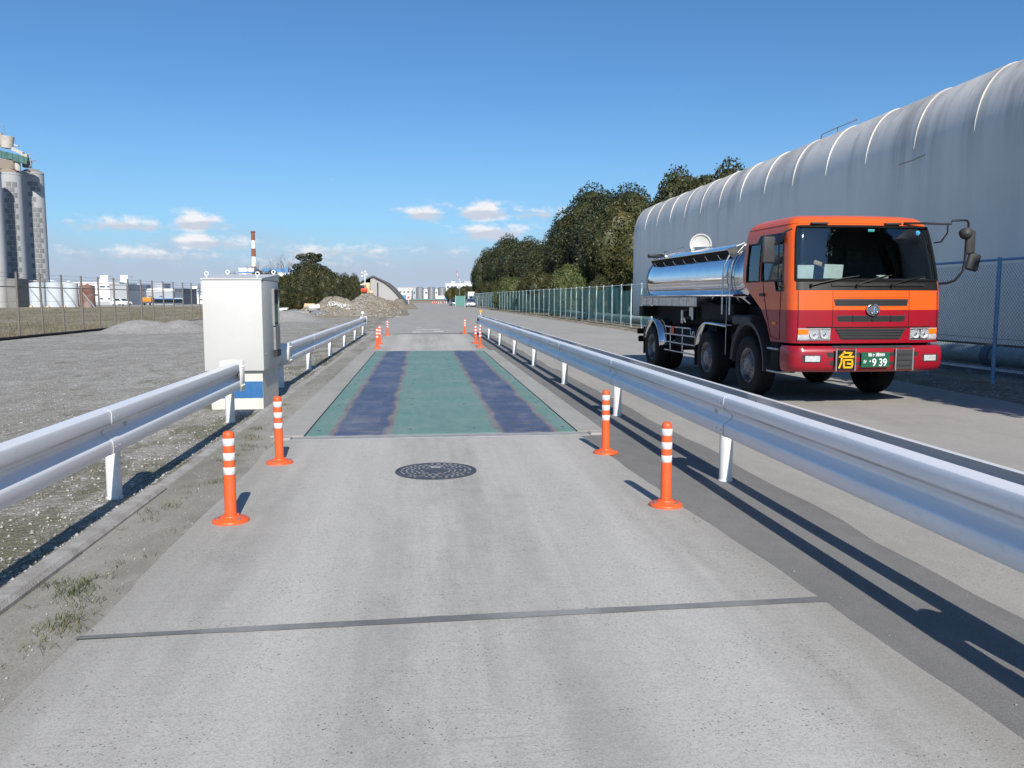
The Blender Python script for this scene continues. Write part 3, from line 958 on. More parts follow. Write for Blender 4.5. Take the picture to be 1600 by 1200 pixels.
for x, y, lb in [(-1.365, 5.95, 'nearest orange delineator post on the left, largest of the left row'),
                 (-1.372, 8.05, 'orange delineator post just before the near left corner of the weighing deck'),
                 (1.845, 6.05, 'nearest orange delineator post on the right, between the guard rail and the slab'),
                 (1.862, 8.22, 'orange delineator post just before the near right corner of the weighing deck'),
                 (-1.38, 26.2, 'orange delineator post right behind the far left corner of the weighing deck'),
                 (-1.42, 28.6, 'second orange delineator post beyond the far left corner of the deck'),
                 (-1.42, 35.2, 'farthest orange delineator post on the left, standing alone'),
                 (1.865, 26.5, 'orange delineator post right behind the far right corner of the weighing deck'),
                 (1.85, 28.5, 'second orange delineator post beyond the far right corner of the deck'),
                 (1.90, 36.6, 'farthest orange delineator post on the right, standing alone')]:
    delineator(x, y, lb, (rng.uniform(-.012, .012), rng.uniform(-.012, .012)))

# ------------------------------------------------------------------ control cabinet
cb = thing('control_cabinet', 'cream steel control cabinet on a concrete plinth with a blue band', 'cabinet', (-2.655, 12.12, 0))
hw, dp = .41, 1.40
b = MB()
b.rbox((0, dp / 2, 1.205), (2 * hw, dp, 1.29), .008, 2)
body = b.build('body', MAT['cabinet'], cb, True)
b = MB()
b.prism([(-.015, 1.853), (dp + .015, 1.853), (dp + .015, 1.965), (-.015, 1.872)], -hw - .01, hw + .01, 'X')
b.build('roof', MAT['cabinet'], cb)
for x, y in ((-hw + .06, .05), (hw - .06, .05), (-hw + .06, dp - .05), (hw - .06, dp - .05)):
    e = MB()
    dz_ = .006 + .068 * y / dp
    ring = [(x + .026 * math.cos(t), y, 1.928 + dz_ + .026 * math.sin(t)) for t in np.linspace(0, 2 * math.pi, 17)]
    e.tube(ring, .008, 8, False)
    e.cyl((x, y, 1.87), (x, y, 1.905 + dz_), .012, .012, 10)
    e.build('lifting_eye', MAT['postw'], cb, True)
b = MB().bb(-.35, hw - .035, .07, dp - .04, 0, .16)
plinth = b.build('plinth', MAT['plinth'], cb)
MB().bb(-.35, hw - .035, .07, dp - .04, .1605, .40).build('plinth', MAT['plinth'], cb)
MB().bb(-.35, hw - .037, .064, .0695, .162, .40).build('blue_band', MAT['blue'], cb)
MB().bb(-.35, hw - .035, .07, dp - .04, .4005, .56).build('plinth', MAT['plinth'], cb)
# the side facing the deck: recessed terminal with a green screen, hood and lower cover
x1 = hw
fr = MB()
fr.bb(x1, x1 + .035, .80, .815, 1.19, 1.72)
fr.bb(x1, x1 + .035, 1.22, 1.235, 1.19, 1.72)
fr.bb(x1, x1 + .045, .80, 1.235, 1.72, 1.735)
fr.bb(x1, x1 + .035, .80, 1.235, 1.175, 1.19)
fr.build('terminal_frame', MAT['steelgrey'], cb)
MB().bb(x1 + .001, x1 + .006, .816, 1.219, 1.191, 1.719).build('terminal_face', MAT['dark'], cb)
MB().bb(x1 + .0065, x1 + .02, .88, 1.18, 1.22, 1.50).build('green_screen', MAT['green'], cb)
MB().rbox((x1 + .02, 1.02, .98), (.04, .40, .36), .006, 1).build('lower_cover', MAT['steelgrey'], cb)
MB().bb(x1, x1 + .05, .84, 1.20, .70, .795).build('cable_gland', MAT['dark'], cb)
b = MB()
for z in (1.66, .80):
    for yy in (.10, .22):
        b.box((x1 + .004, yy, z), (.010, .035, .014))
b.build('hinge_screws', MAT['galv'], cb)
# ------------------------------------------------------------------ white round-shouldered shed on the right
SX = 13.0
ribs = [50.2 - 2.42 * k for k in range(25)]
shed = thing('storage_shed', 'long white shed with rounded eaves and grey run-off streaks behind the fence', 'shed', (SX, 0, 0))


def shed_profile(o):
    """the lap of each bay shows on the curved shoulder and dies out on the wall"""
    pts = [(0, .55), (0, 2.2), (0, 4.0), (-o * .06, 5.3)]
    rx, rz = 1.1, 1.80
    for k in range(1, 13):
        a = math.pi / 2 * k / 12
        q = o * min(1, k / 5)
        pts.append((rx - (rx + q) * math.cos(a), 5.3 + (rz + q) * math.sin(a)))
    pts += [(4, 7.2 + o), (12, 7.3 + o)]
    return pts


for k in range(len(ribs) - 1):
    yb, ya = ribs[k], ribs[k + 1]
    b = MB()
    near, far = shed_profile(.034), shed_profile(.0)
    rows = []
    for u in (0, .012, .25, .5, .75, 1.0):
        o = [(n_[0] * (1 - u) + f_[0] * u, n_[1] * (1 - u) + f_[1] * u) for n_, f_ in zip(near, far)]
        rows.append([(x, ya + (yb - ya) * u, z) for x, z in o])
    b.strip(rows)
    b.strip([[(x, ya, z) for x, z in near], [(x, ya, z) for x, z in [(x + .03, z - .02) for x, z in far]]])
    b.build('wall_bay', MAT['wall'], shed, True, 40)
# far gable, rounded, and the dark footing
gp = shed_profile(0)
b = MB()
b.prism([(12, .55)] + gp, 50.2, 50.3)
b.build('gable_wall', MAT['wall'], shed)
MB().bb(.12, 12, -8, 50.1, 0, .56).build('footing', M('shed_footing', (0.13, 0.125, 0.12), .9, 0, (0.2, 0.19, 0.18), .8, .8), shed)
b = MB()
hr = [(3.3, 32.1), (2.6, 31.7), (2.25, 30.9), (2.2, 29.6), (2.2, 28.2)]
for z in (7.5, 7.78):
    b.tube([(x, y, z) for x, y in hr], .016, 6)
for x, y in hr:
    b.cyl((x, y, 7.0), (x, y, 7.78), .014, .014, 6)
b.build('roof_handrail', MAT['rooftop'], shed)
b = MB()
b.tube([(-.015, 20.6, 5.28), (-.015, 21.2, 5.22), (-.015, 21.8, 5.2)], .010, 6)
b.build('wall_bracket', MAT['fgrey'], shed)
MB().tube([(-.012, 40.4, 4.1), (-.012, 41.6, 4.05)], .010, 6).build('wall_bracket', MAT['fgrey'], shed)

# pipes on the ground between shed and fence
pp = thing('ground_pipe', 'thick pale green pipe on sleepers along the foot of the white shed', 'pipe', (11.8, 0, 0))
for k in range(12):
    MB().cyl((0, -2 + 6 * k, .40), (0, 4 + 6 * k - .02, .40), .2, .2, 20).build('pipe_length', MAT['pipe'], pp, True)
    MB().cyl((0, 4 + 6 * k - .12, .40), (0, 4 + 6 * k + .12, .40), .235, .235, 20).build('pipe_collar', MAT['fdark'], pp, True)
    MB().rbox((0, 1 + 6 * k, .1), (.5, .25, .21), .02, 1).build('sleeper', MAT['kerb'], pp)
p2 = thing('ground_pipe', 'thin galvanised pipe running low in front of the thick pipe', 'pipe', (11.35, 0, 0))
MB().cyl((0, -2, .16), (0, 70, .16), .045, .045, 10).build('pipe_length', MAT['galv'], p2, True)
for k in range(14):
    MB().rbox((0, 1 + 5 * k, .06), (.16, .16, .12), .02, 1).build('sleeper', MAT['kerb'], p2)


# ------------------------------------------------------------------ fences on the right
def fence_x(y):
    return float(np.interp(y, [0, 13, 25, 40, 60, 104, 150], [9.4, 9.75, 10.25, 10.6, 10.35, 9.5, 9.0]))


def earth_strip(y0, y1):
    ys = np.arange(y0, y1, 1.0)
    b = MB()
    rows = []
    for y in ys:
        fx = fence_x(y)
        row = []
        for k, (dx, z) in enumerate([(-.75, 0.0), (-.55, .05), (-.25, .10), (.1, .12), (.6, .08), (1.4, .06), (3.4, .05)]):
            row.append((fx + dx + .10 * mnoise.noise(Vector((y * .6, k, 1))), y, z + (.035 * mnoise.noise(Vector((y * .9, k * 1.7, 4))) if k else 0)))
        rows.append(row)
    b.strip(rows)
    return b.build('earth_bank', MAT['mound'], None, True)


struct(earth_strip(-6, 150))
cf = thing('chain_link_fence', 'chain link fence with blue posts between the tanker cab and the shed', 'fence', (0, 0, 0))
# diamond mesh panel, 2 m wide and 1.95 m high
mb_ = MB()
W_, H_, s_ = 2.0, 1.95, .075
for sgn in (1, -1):
    c0 = -H_
    while c0 < W_ + (0 if sgn > 0 else H_):
        pts = []
        if sgn > 0:
            y0, z0 = (c0, 0) if c0 >= 0 else (0, -c0)
            y1, z1 = (c0 + H_, H_) if c0 + H_ <= W_ else (W_, W_ - c0)
        else:
            cc = c0 + H_
            y0, z0 = (cc, 0) if cc <= W_ else (W_, cc - W_)
            y1, z1 = (cc - H_, H_) if cc - H_ >= 0 else (0, cc)
            if cc > W_ + H_ or cc < 0:
                c0 += s_
                continue
        if abs(y1 - y0) > .02 and 0 <= z0 <= H_ and 0 <= z1 <= H_:
            mb_.cyl((.004 * sgn, y0, z0), (.004 * sgn, y1, z1), .0022, .0022, 3, False)
        c0 += s_
link_mesh = mb_.mesh('mesh_panel', MAT['wire'])
pm = MB().cyl((0, 0, -.1), (0, 0, 2.2), .034, .034, 12).mesh('post', MAT['bluefence'], True)
ys = [11.15 - 2 * k for k in range(6)][::-1] + [13.2 + 2 * k for k in range(7)]
for a, c_ in zip(ys[:-1], ys[1:]):
    xa, xb = fence_x(a), fence_x(c_)
    link('post', pm, cf, (xa, a, .08))
    o = link('mesh_panel', link_mesh, cf, (xa, a, .22), (0, 0, -math.atan2(xb - xa, c_ - a)), (1, (c_ - a) / 2.0, 1))
    MB().cyl((xa, a, 2.24), (xb, c_, 2.24), .022, .022, 8).build('top_rail', MAT['bluefence'], cf, True)
    MB().cyl((xa, a, .9), (xb, c_, .9), .004, .004, 5).build('tension_wire', MAT['wire'], cf, True)
nf = thing('net_fence', 'long fence of pale posts hung with translucent green netting below the trees', 'fence', (0, 0, 0))
y = 25.3
pm2 = MB().cyl((0, 0, -.1), (0, 0, 2.22), .036, .036, 8).mesh('post', MAT['paleblue'], True)
mats_rail = MAT['paleblue']
k = 0
while y < 146:
    st_ = 2.0 if y < 60 else 2.5
    xa, xb = fence_x(y), fence_x(y + st_)
    lift = .03 * mnoise.noise(Vector((y, 0, 2)))
    link('post', pm2, nf, (xa, y, .08 + lift), (rng.uniform(-.012, .012), rng.uniform(-.012, .012), 0))
    t1 = MB().cyl((xa, y, 2.24 + lift), (xb, y + st_, 2.24), .018, .018, 6)
    t1.build('top_rail', mats_rail, nf, True)
    if rng.random() < .93:
        b = MB()
        rows = []
        top0 = 2.2 - (.0 if rng.random() < .7 else rng.uniform(.05, .3))
        sag = rng.uniform(0, .10)
        for u in np.linspace(0, 1, 11):
            yy = y + st_ * u
            xx = xa + (xb - xa) * u
            rows.append([(xx + .03 + .05 * mnoise.noise(Vector((yy * 2.4, z * .8, 3))), yy + .03 * mnoise.noise(Vector((yy, z, 7))), z)
                         for z in (.28 + .1 * mnoise.noise(Vector((yy, 1, 1))), .7, 1.2, 1.7, top0 - sag * math.sin(math.pi * u))])
        b.strip(rows)
        b.build('net_panel', MAT['net'], nf, True, 80)
    y += st_
    k += 1
link('post', pm2, nf, (fence_x(y), y, .08))
b = MB()
ysr = np.arange(25.3, 146, 4)
b.tube([(fence_x(q) + .05, q, .62) for q in ysr], .014, 5)
b.build('lower_rail', mats_rail, nf, True)
# ------------------------------------------------------------------ tanker truck (local: x to the viewer's right, y towards its tail)
tk = thing('tanker_truck', 'orange and red tanker truck with a polished steel tank parked by the fence', 'truck', (6.57, 11.5, .004), R(1.7))
CZ = [.93, 1.17, 1.415, 1.70, 1.85, 2.05, 2.25, 2.45, 2.56, 2.64, 2.73, 2.79, 2.825, 2.835]
CY0 = [.04, .03, .035, .055, .085, .125, .17, .22, .25, .275, .33, .42, .58, .80]
CYR = [.80, .92, 1.15, 1.66, 1.92, 1.95, 1.95, 1.95, 1.95, 1.95, 1.93, 1.88, 1.78, 1.65]
CW = [1.20, 1.205, 1.205, 1.20, 1.19, 1.175, 1.158, 1.136, 1.12, 1.10, 1.06, .99, .90, .76]
BOW = .085


def cparam(z):
    return (float(np.interp(z, CZ, CY0)), float(np.interp(z, CZ, CYR)), float(np.interp(z, CZ, CW)))


SIDE_T = [0, .10, .41, .46, .76, .93, 1.0]
ARC_A = [72, 54, 36, 18]
FRONT_S = [-1, -.75, -.5, -.25, 0, .25, .5, .75, 1]
COLS = [('L', t) for t in SIDE_T] + [('AL', a) for a in ARC_A] + [('F', s) for s in FRONT_S] + [('AR', a) for a in reversed(ARC_A)] + [('R', t) for t in reversed(SIDE_T)]


def cpt(col, z, ins=0.0, P=cparam, r=.18, bow=BOW):
    y0, yr, w = P(z)
    y0 += ins; yr -= ins; w -= ins
    k, v = col
    if k in 'LR':
        return ((-w if k == 'L' else w), yr + (y0 + bow + r - yr) * v, z)
    if k == 'F':
        return (v * (w - r), y0 + bow * v * v, z)
    a = R(v)
    x = (w - r) + r * math.sin(a)
    return ((-x if k == 'AL' else x), y0 + bow + r - r * math.cos(a), z)


def surf_y(x, z, P=cparam, r=.18, bow=BOW):
    y0, yr, w = P(z)
    ax = abs(x)
    if ax <= w - r:
        return y0 + bow * (x / (w - r)) ** 2
    d = min(ax - (w - r), r * .999)
    return y0 + bow + r - math.sqrt(r * r - d * d)


def cell_kind(i, j):
    zl, zh = CZ[i], CZ[i + 1]
    zm = (zl + zh) / 2
    a, b = COLS[j], COLS[j + 1]
    front = (a[0] in ('F',) and b[0] == 'F') or (a in (('AL', 18), ('AL', 36))) or (b in (('AR', 18), ('AR', 36)))
    if front and 1.70 <= zm <= 1.85:
        return 'cowl'
    if front and 1.85 <= zm <= 2.64:
        return 'windscreen'
    if a[0] == b[0] and a[0] in 'LR':
        lo, hi = min(a[1], b[1]), max(a[1], b[1])
        s = 'left' if a[0] == 'L' else 'right'
        if 1.85 <= zm <= 2.45:
            if (lo, hi) == (.10, .41):
                return 'quarter_' + s
            if lo >= .46 and hi <= .93:
                return 'door_' + s
        if (lo, hi) == (.76, .93) and 1.70 <= zm <= 1.85:
            return 'door_' + s
    return 'upper' if zm > 1.415 else 'lower'


cells = {}
for i in range(len(CZ) - 1):
    for j_ in range(len(COLS) - 1):
        cells.setdefault(cell_kind(i, j_), []).append((i, j_))


def shell(kinds, ins=0.0):
    b = MB()
    idx = {}
    for kd in kinds:
        for i, j_ in cells[kd]:
            q = []
            for (ii, jj) in ((i, j_), (i, j_ + 1), (i + 1, j_ + 1), (i + 1, j_)):
                if (ii, jj) not in idx:
                    idx[(ii, jj)] = len(b.v)
                    b.v.append(cpt(COLS[jj], CZ[ii], ins))
                q.append(idx[(ii, jj)])
            b.f.append(tuple(q))
    return b


b = shell(['upper'])
top = [cpt(c_, CZ[-1]) for c_ in COLS]
o0 = len(b.v)
b.v += top
b.f.append(tuple(range(o0, o0 + len(top))))
for i in range(2, len(CZ) - 1):                       # rear wall
    b.add([cpt(COLS[0], CZ[i]), cpt(COLS[-1], CZ[i]), cpt(COLS[-1], CZ[i + 1]), cpt(COLS[0], CZ[i + 1])], [(0, 1, 2, 3)])
cab_o = b.build('cab_body', MAT['cab_orange'], tk, True, 40)
b = shell(['lower'])
for i in range(0, 2):
    b.add([cpt(COLS[0], CZ[i]), cpt(COLS[-1], CZ[i]), cpt(COLS[-1], CZ[i + 1]), cpt(COLS[0], CZ[i + 1])], [(0, 1, 2, 3)])
b.build('cab_lower_panel', MAT['cab_red'], tk, True, 40)
shell(['upper', 'lower'], .045).build('cab_lining', MAT['seat'], tk, True)
shell(['cowl']).build('cowl_panel', MAT['blackp'], tk, True)
shell(['windscreen'], .008).build('windscreen', MAT['wind'], tk, True, 60)
for s in ('left', 'right'):
    shell(['door_' + s], .01).build('door_glass', MAT['glass'], tk, True)
    shell(['quarter_' + s], .01).build('quarter_glass', MAT['glass'], tk, True)
b = MB()                                               # cab floor and roof lining keep the inside dark
fl = [cpt(c_, 1.45, .06) for c_ in COLS]
b.add(fl, [tuple(range(len(fl)))])
rl_ = [cpt(c_, 2.71, .06) for c_ in COLS]
b.add(rl_, [tuple(range(len(rl_)))])
b.add([cpt(COLS[0], 1.45, .06), cpt(COLS[-1], 1.45, .06), cpt(COLS[-1], 2.7, .06), cpt(COLS[0], 2.7, .06)], [(0, 1, 2, 3)])
b.build('cab_interior', MAT['seat'], tk)
# rubber seals
fcols = [('AL', 36), ('AL', 18)] + [('F', s) for s in FRONT_S] + [('AR', 18), ('AR', 36)]
b = MB()
loop = [cpt(c_, 1.85, -.002) for c_ in fcols] + [cpt(fcols[-1], z, -.002) for z in CZ[5:10]] + [cpt(c_, 2.64, -.002) for c_ in reversed(fcols)] + [cpt(fcols[0], z, -.002) for z in reversed(CZ[4:9])]
b.tube(loop + [loop[0]], .02, 6)
b.build('windscreen_seal', MAT['blackp'], tk, True)
for k in 'LR':
    b = MB()
    for t0, t1, zb in ((.10, .41, 1.85), (.46, .93, 1.85)):
        lp = [cpt((k, t0), zb), cpt((k, t1), zb), cpt((k, t1), 2.05), cpt((k, t1), 2.45), cpt((k, t0), 2.45), cpt((k, t0), 2.05), cpt((k, t0), zb)]
        b.tube(lp, .016, 5)
    b.tube([cpt((k, .76), 1.85), cpt((k, .76), 1.70), cpt((k, .93), 1.70), cpt((k, .93), 1.85)], .016, 5)
    b.build('window_seal', MAT['blackp'], tk, True)
    # rain visor over the door glass
    b = MB()
    b.strip([[cpt((k, t), 2.57, -.004) for t in (.36, .6, .8, .97)], [(p[0] + (-.05 if k == 'L' else .05), p[1], p[2]) for p in [cpt((k, t), 2.42) for t in (.36, .6, .8, .97)]]])
    b.build('rain_visor', MAT['blackp'], tk, True)
    # door: outline groove, handle, lock, side lamp
    b = MB()
    sx = -1 if k == 'L' else 1
    edge = [cpt((k, .435), 2.60), cpt((k, .435), 2.2), cpt((k, .435), 1.72)]
    y_of = lambda z, y: (sx * (cparam(z)[2] + .001), y, z)
    edge += [y_of(1.42, .98), y_of(1.0, .80), y_of(.97, .52)]
    b.tube(edge, .007, 4)
    b.tube([y_of(.97, .5), y_of(1.4, .5), y_of(1.7, .5), y_of(1.84, .52)], .007, 4)
    door = b.build('door_gap', MAT['blackp'], tk, True)
    MB().rbox((sx * 1.215, 1.12, 1.64), (.03, .17, .045), .01, 1).build('door_handle', MAT['blackp'], tk)
    MB().cyl((sx * 1.19, 1.10, 1.55), (sx * 1.216, 1.10, 1.55), .018, .018, 10).build('door_lock', MAT['galv'], tk)
    MB().rbox((sx * 1.208, .68, 1.21), (.02, .13, .055), .008, 1).build('side_lamp', MAT['lampamber'], tk)
# roof details
b = MB()
b.tube([cpt(('L', t), 2.69, -.004) for t in (0, .3, .6, 1)] + [cpt(('AL', a), 2.69, -.004) for a in ARC_A] + [cpt(('F', s), 2.69, -.004) for s in FRONT_S], .006, 4)
b.build('roof_gutter', MAT['cab_orange'], tk, True)
for x in (-.72, .42):
    yy = surf_y(x, 2.69)
    m_ = MB().rbox((x, yy - .035, 2.685), (.26, .07, .03), .012, 2)
    m_.cyl((x - .09, yy + .02, 2.66), (x - .09, yy - .03, 2.68), .012, .012, 6).cyl((x + .09, yy + .02, 2.66), (x + .09, yy - .03, 2.68), .012, .012, 6)
    m_.build('roof_marker_lamp', MAT['greyp'], tk, True)


def patch(name, x0, x1, z0, z1, off, mat, parent=tk, x0t=None, x1t=None, P=cparam, n=10, deep=.03, bow=BOW, r=.18):
    x0t = x0 if x0t is None else x0t
    x1t = x1 if x1t is None else x1t
    b = MB()
    fr_, bk = [], []
    for xa, xb, z in ((x0, x1, z0), (x0t, x1t, z1)):
        xs = np.linspace(xa, xb, n)
        fr_.append([(x, surf_y(x, z, P, r, bow) - off, z) for x in xs])
        bk.append([(x, surf_y(x, z, P, r, bow) + deep, z) for x in xs])
    b.strip(fr_)
    b.strip([fr_[0], bk[0]])
    b.strip([fr_[1], bk[1]])
    for e in (0, -1):
        b.add([fr_[0][e], fr_[1][e], bk[1][e], bk[0][e]], [(0, 1, 2, 3)])
    return b.build(name, mat, parent, True, 30)


# front grilles with their bars
up = patch('grille', -.565, .565, 1.475, 1.575, .004, MAT['dark'], x0t=-.585, x1t=.585)
lo = patch('grille', -.52, .52, 1.245, 1.335, .004, MAT['dark'], x0t=-.545, x1t=.545)
for z in (1.497, 1.52, 1.543):
    patch('grille_bar', -.56, .56, z, z + .007, .010, MAT['grillebar'], up)
for z in (1.265, 1.287, 1.31):
    patch('grille_bar', -.52, .52, z, z + .007, .010, MAT['grillebar'], lo)
for x in (-.30, .0, .30):
    patch('grille_bar', x - .012, x + .012, 1.247, 1.333, .012, MAT['grillebar'], lo, n=2)
# radiator opening between the headlamps
rg = patch('radiator_grille', -.46, .46, .985, 1.145, .006, MAT['dark'], x0t=-.56, x1t=.56)
for z, w in ((1.005, .46), (1.045, .49), (1.085, .52), (1.125, .55)):
    patch('grille_bar', -w, w, z, z + .012, .018, MAT['greyp'], rg)
patch('panel_gap', -.98, .98, 1.155, 1.172, .004, MAT['blackp'])
b = MB()
for x in (-.60, .60):
    b.tube([(x, surf_y(x, z) - .001, z) for z in (1.18, 1.3, 1.42, 1.6, 1.69)], .004, 4)
for x in (-1.10, 1.10):
    b.tube([(x, surf_y(x, z) - .001, z) for z in (.95, 1.18, 1.42, 1.6, 1.69)], .006, 4)
b.build('front_panel_gap', MAT['blackp'], tk, True)
patch('grille_bar', -.585, .585, 1.60, 1.612, .006, MAT['cab_orange'])
# emblem: chrome oval ring with a bent bar inside
em = MB()
yy = surf_y(0, 1.42) - .03
em.tube([(.098 * math.cos(t), yy, 1.42 + .075 * math.sin(t)) for t in np.linspace(0, 2 * math.pi, 33)], .012, 8, False)
eo = em.build('emblem', MAT['chrome'], tk, True)
MB().lathe([(.0, -.01), (.09, -.008), (.09, .02)], (0, 0, 0), 28, 'Y', False, False).build('emblem_field', MAT['fdark'], eo, True, loc=(0, yy + .012, 1.42)).scale = (1.05, 1, .78)
e2 = MB().tube([(-.045, yy - .004, 1.46), (-.045, yy - .004, 1.40), (-.02, yy - .004, 1.375), (.01, yy - .004, 1.385), (.012, yy - .004, 1.45), (.035, yy - .004, 1.462), (.05, yy - .004, 1.44), (.05, yy - .004, 1.385)], .010, 6)
e2.build('emblem_bar', MAT['chrome'], eo, True)
# headlamps
for s in (-1, 1):
    xs = sorted((s * .63, s * 1.10))
    hl = patch('headlamp', xs[0], xs[1], .975, 1.15, .012, MAT['headhouse'])
    for cx, rr in ((.72, .058), (.87, .062)):
        x = s * cx
        yv = surf_y(x, 1.06) - .014
        MB().lathe([(.0, .022), (rr * .4, .016), (rr * .75, .004), (rr, -.012), (rr + .006, -.012), (rr + .006, .02)], (0, 0, 0), 20, 'Y', False, False).build('reflector', MAT['lens'], hl, True, loc=(x, yv, 1.062))
        MB().lathe([(.0, -.02), (.018, -.014), (.02, .0)], (0, 0, 0), 12, 'Y', False, False).build('bulb', MAT['chrome'], hl, True, loc=(x, yv, 1.062))
    xa = sorted((s * .95, s * 1.10))
    patch('clear_lens', xa[0], xa[1], .995, 1.055, .018, MAT['lens'], hl)
    patch('indicator', xa[0], xa[1], 1.06, 1.135, .018, MAT['lampamber'], hl)
    xb_ = sorted((s * .635, s * .94))
    patch('lens_trim', xb_[0], xb_[1], .986, .998, .020, MAT['chrome'], hl)
    patch('lens_trim', xb_[0], xb_[1], 1.127, 1.138, .020, MAT['chrome'], hl)
    patch('lens_trim', s * .795 - .012, s * .795 + .012, .998, 1.127, .018, MAT['chrome'], hl, n=3)

# bumper
BZ = [.51, .545, .60, .70, .80, .86, .89]
BY0 = [.03, -.035, -.06, -.07, -.065, -.05, -.01]
BW = [1.185, 1.20, 1.21, 1.215, 1.213, 1.208, 1.19]


def bparam(z):
    return (float(np.interp(z, BZ, BY0)), .44, float(np.interp(z, BZ, BW)))


b = MB()
BC = [('L', 0), ('L', .5), ('L', 1)] + [('AL', a) for a in ARC_A] + [('F', s) for s in FRONT_S] + [('AR', a) for a in reversed(ARC_A)] + [('R', 1), ('R', .5), ('R', 0)]
b.strip([[cpt(c_, z, 0, bparam) for c_ in BC] for z in BZ])
b.strip([[cpt(c_, .89, 0, bparam) for c_ in BC], [cpt(c_, .885, .16, bparam) for c_ in BC]])
b.strip([[cpt(c_, .51, 0, bparam) for c_ in BC], [cpt(c_, .515, .16, bparam) for c_ in BC]])
bp = b.build('bumper', MAT['cab_red'], tk, True, 40)
pk = dict(P=bparam)
patch('air_intake', -.66, .66, .615, .80, .004, MAT['dark'], bp, -.72, .72, **pk)
patch('bumper_top_trim', -.62, .62, .868, .895, .012, MAT['greyp'], bp, **pk)
patch('bumper_crease', -1.0, 1.0, .555, .56, .004, MAT['cab_red'], bp, **pk)
for s in (-1, 1):
    xs = sorted((s * .80, s * 1.07))
    fg = patch('fog_lamp', xs[0], xs[1], .655, .765, .004, MAT['dark'], bp, **pk)
    xs = sorted((s * .82, s * 1.03))
    patch('fog_lens', xs[0], xs[1], .668, .752, .012, MAT['lens'], fg, **pk)
# dark box put behind the bumper-cab gap to paint its shade, also lower chassis
MB().bb(-1.02, 1.02, .22, .6, .5, .97).build('gap_filler', MAT['chassis'], tk)
# plate holders
def holder(x0, x1, name):
    yb = surf_y((x0 + x1) / 2, .7, bparam) - .03
    b = MB()
    for x in (x0, x1):
        b.rbox((x, yb, .695), (.022, .025, .33), .004, 1)
    for z in (.57, .64, .75, .82):
        b.bb(x0, x1, yb - .004, yb + .01, z, z + .022)
    return b.build(name, MAT['steelgrey'], bp), yb


h1, yb = holder(-.60, -.305, 'hazard_sign_frame')
sg = MB().bb(-.585, -.32, yb - .016, yb - .008, .555, .84).build('hazard_sign', MAT['blackp'], bp)
kx = lambda px: -.585 + .02 + (px - 112) / (330 - 112) * .225
kz = lambda py: .84 - .02 - (py - 865) / (1098 - 865) * .245
strokes = [[(187, 868), (165, 905), (122, 938)], [(180, 885), (298, 885), (262, 930)], [(115, 940), (326, 940)], [(150, 945), (148, 1010), (116, 1090)],
           [(182, 982), (310, 982), (310, 1040), (238, 1032)], [(186, 982), (186, 1086), (302, 1086), (316, 1040)]]
b = MB()
th = .0125
for st_ in strokes:
    for (xa, za), (xb, zb) in zip(st_[:-1], st_[1:]):
        A = Vector((kx(xa), 0, kz(za))); B = Vector((kx(xb), 0, kz(zb)))
        d = B - A
        b.box(((A.x + B.x) / 2, yb - .0185, (A.z + B.z) / 2), (d.length + th * 1.6, .004, th * 2), 0, 0, -math.atan2(d.z, d.x))
b.build('hazard_lettering', MAT['yellow'], sg)


def text(body, size, loc, mat, parent, name='lettering', sx=1.0):
    cu = bpy.data.curves.new('txt', 'FONT')
    cu.body = body
    cu.size = size
    cu.align_x = 'CENTER'
    cu.extrude = .0012
    cu.offset = .0016 * size / .1
    to = bpy.data.objects.new('txt', cu)
    COL.objects.link(to)
    bpy.context.view_layer.update()
    me = bpy.data.meshes.new_from_object(to.evaluated_get(bpy.context.evaluated_depsgraph_get()))
    bpy.data.objects.remove(to)
    me.materials.clear()
    me.materials.append(mat)
    return link(name, me, parent, loc, (math.pi / 2, 0, 0), (sx, 1, 1))


np_ = MB().rbox((0, surf_y(0, .7, bparam) - .03, .695), (.44, .012, .22), .004, 1).build('number_plate', MAT['plate_g'], bp)
yp = surf_y(0, .7, bparam) - .0375
text('袖ヶ浦800', .058, (.01, yp, .748), MAT['white'], np_)
text('9', .155, (-.02, yp, .604), MAT['white'], np_, sx=.9)
text('39', .155, (.115, yp, .604), MAT['white'], np_, sx=.85)
text('か', .058, (-.165, yp, .648), MAT['white'], np_)
text('・', .09, (-.085, yp, .64), MAT['white'], np_)
h2, yb2 = holder(.33, .60, 'empty_sign_frame')
MB().bb(.345, .585, yb2 - .012, yb2 - .006, .555, .84).build('sign_back', MAT['greyp'], h2)
for z in (.60, .68, .76):
    MB().bb(.35, .58, yb2 - .02, yb2 - .013, z, z + .022).build('sign_slat', MAT['dark'], h2)
# wipers
for xb, xt, zt in ((-.92, -.30, 1.90), (-.25, .22, 1.915), (.30, .80, 1.90)):
    b = MB()
    pts = [(x, surf_y(x, z) - .035, z) for x, z in [(xb + (xt - xb) * u, 1.775 + (zt - 1.775) * u ** .8) for u in np.linspace(0, 1, 6)]]
    b.tube(pts, .010, 5)
    b.tube([(x + .10, surf_y(x + .1, z + .012) - .02, z + .012) for x, _, z in pts[1:]], .008, 5)
    b.cyl((xb, surf_y(xb, 1.775), 1.775), (xb, surf_y(xb, 1.775) - .05, 1.775), .022, .018, 10)
    b.build('wiper', MAT['blackp'], tk, True)
patch('cowl_ledge', -.62, .86, 1.765, 1.80, .02, MAT['grillebar'])
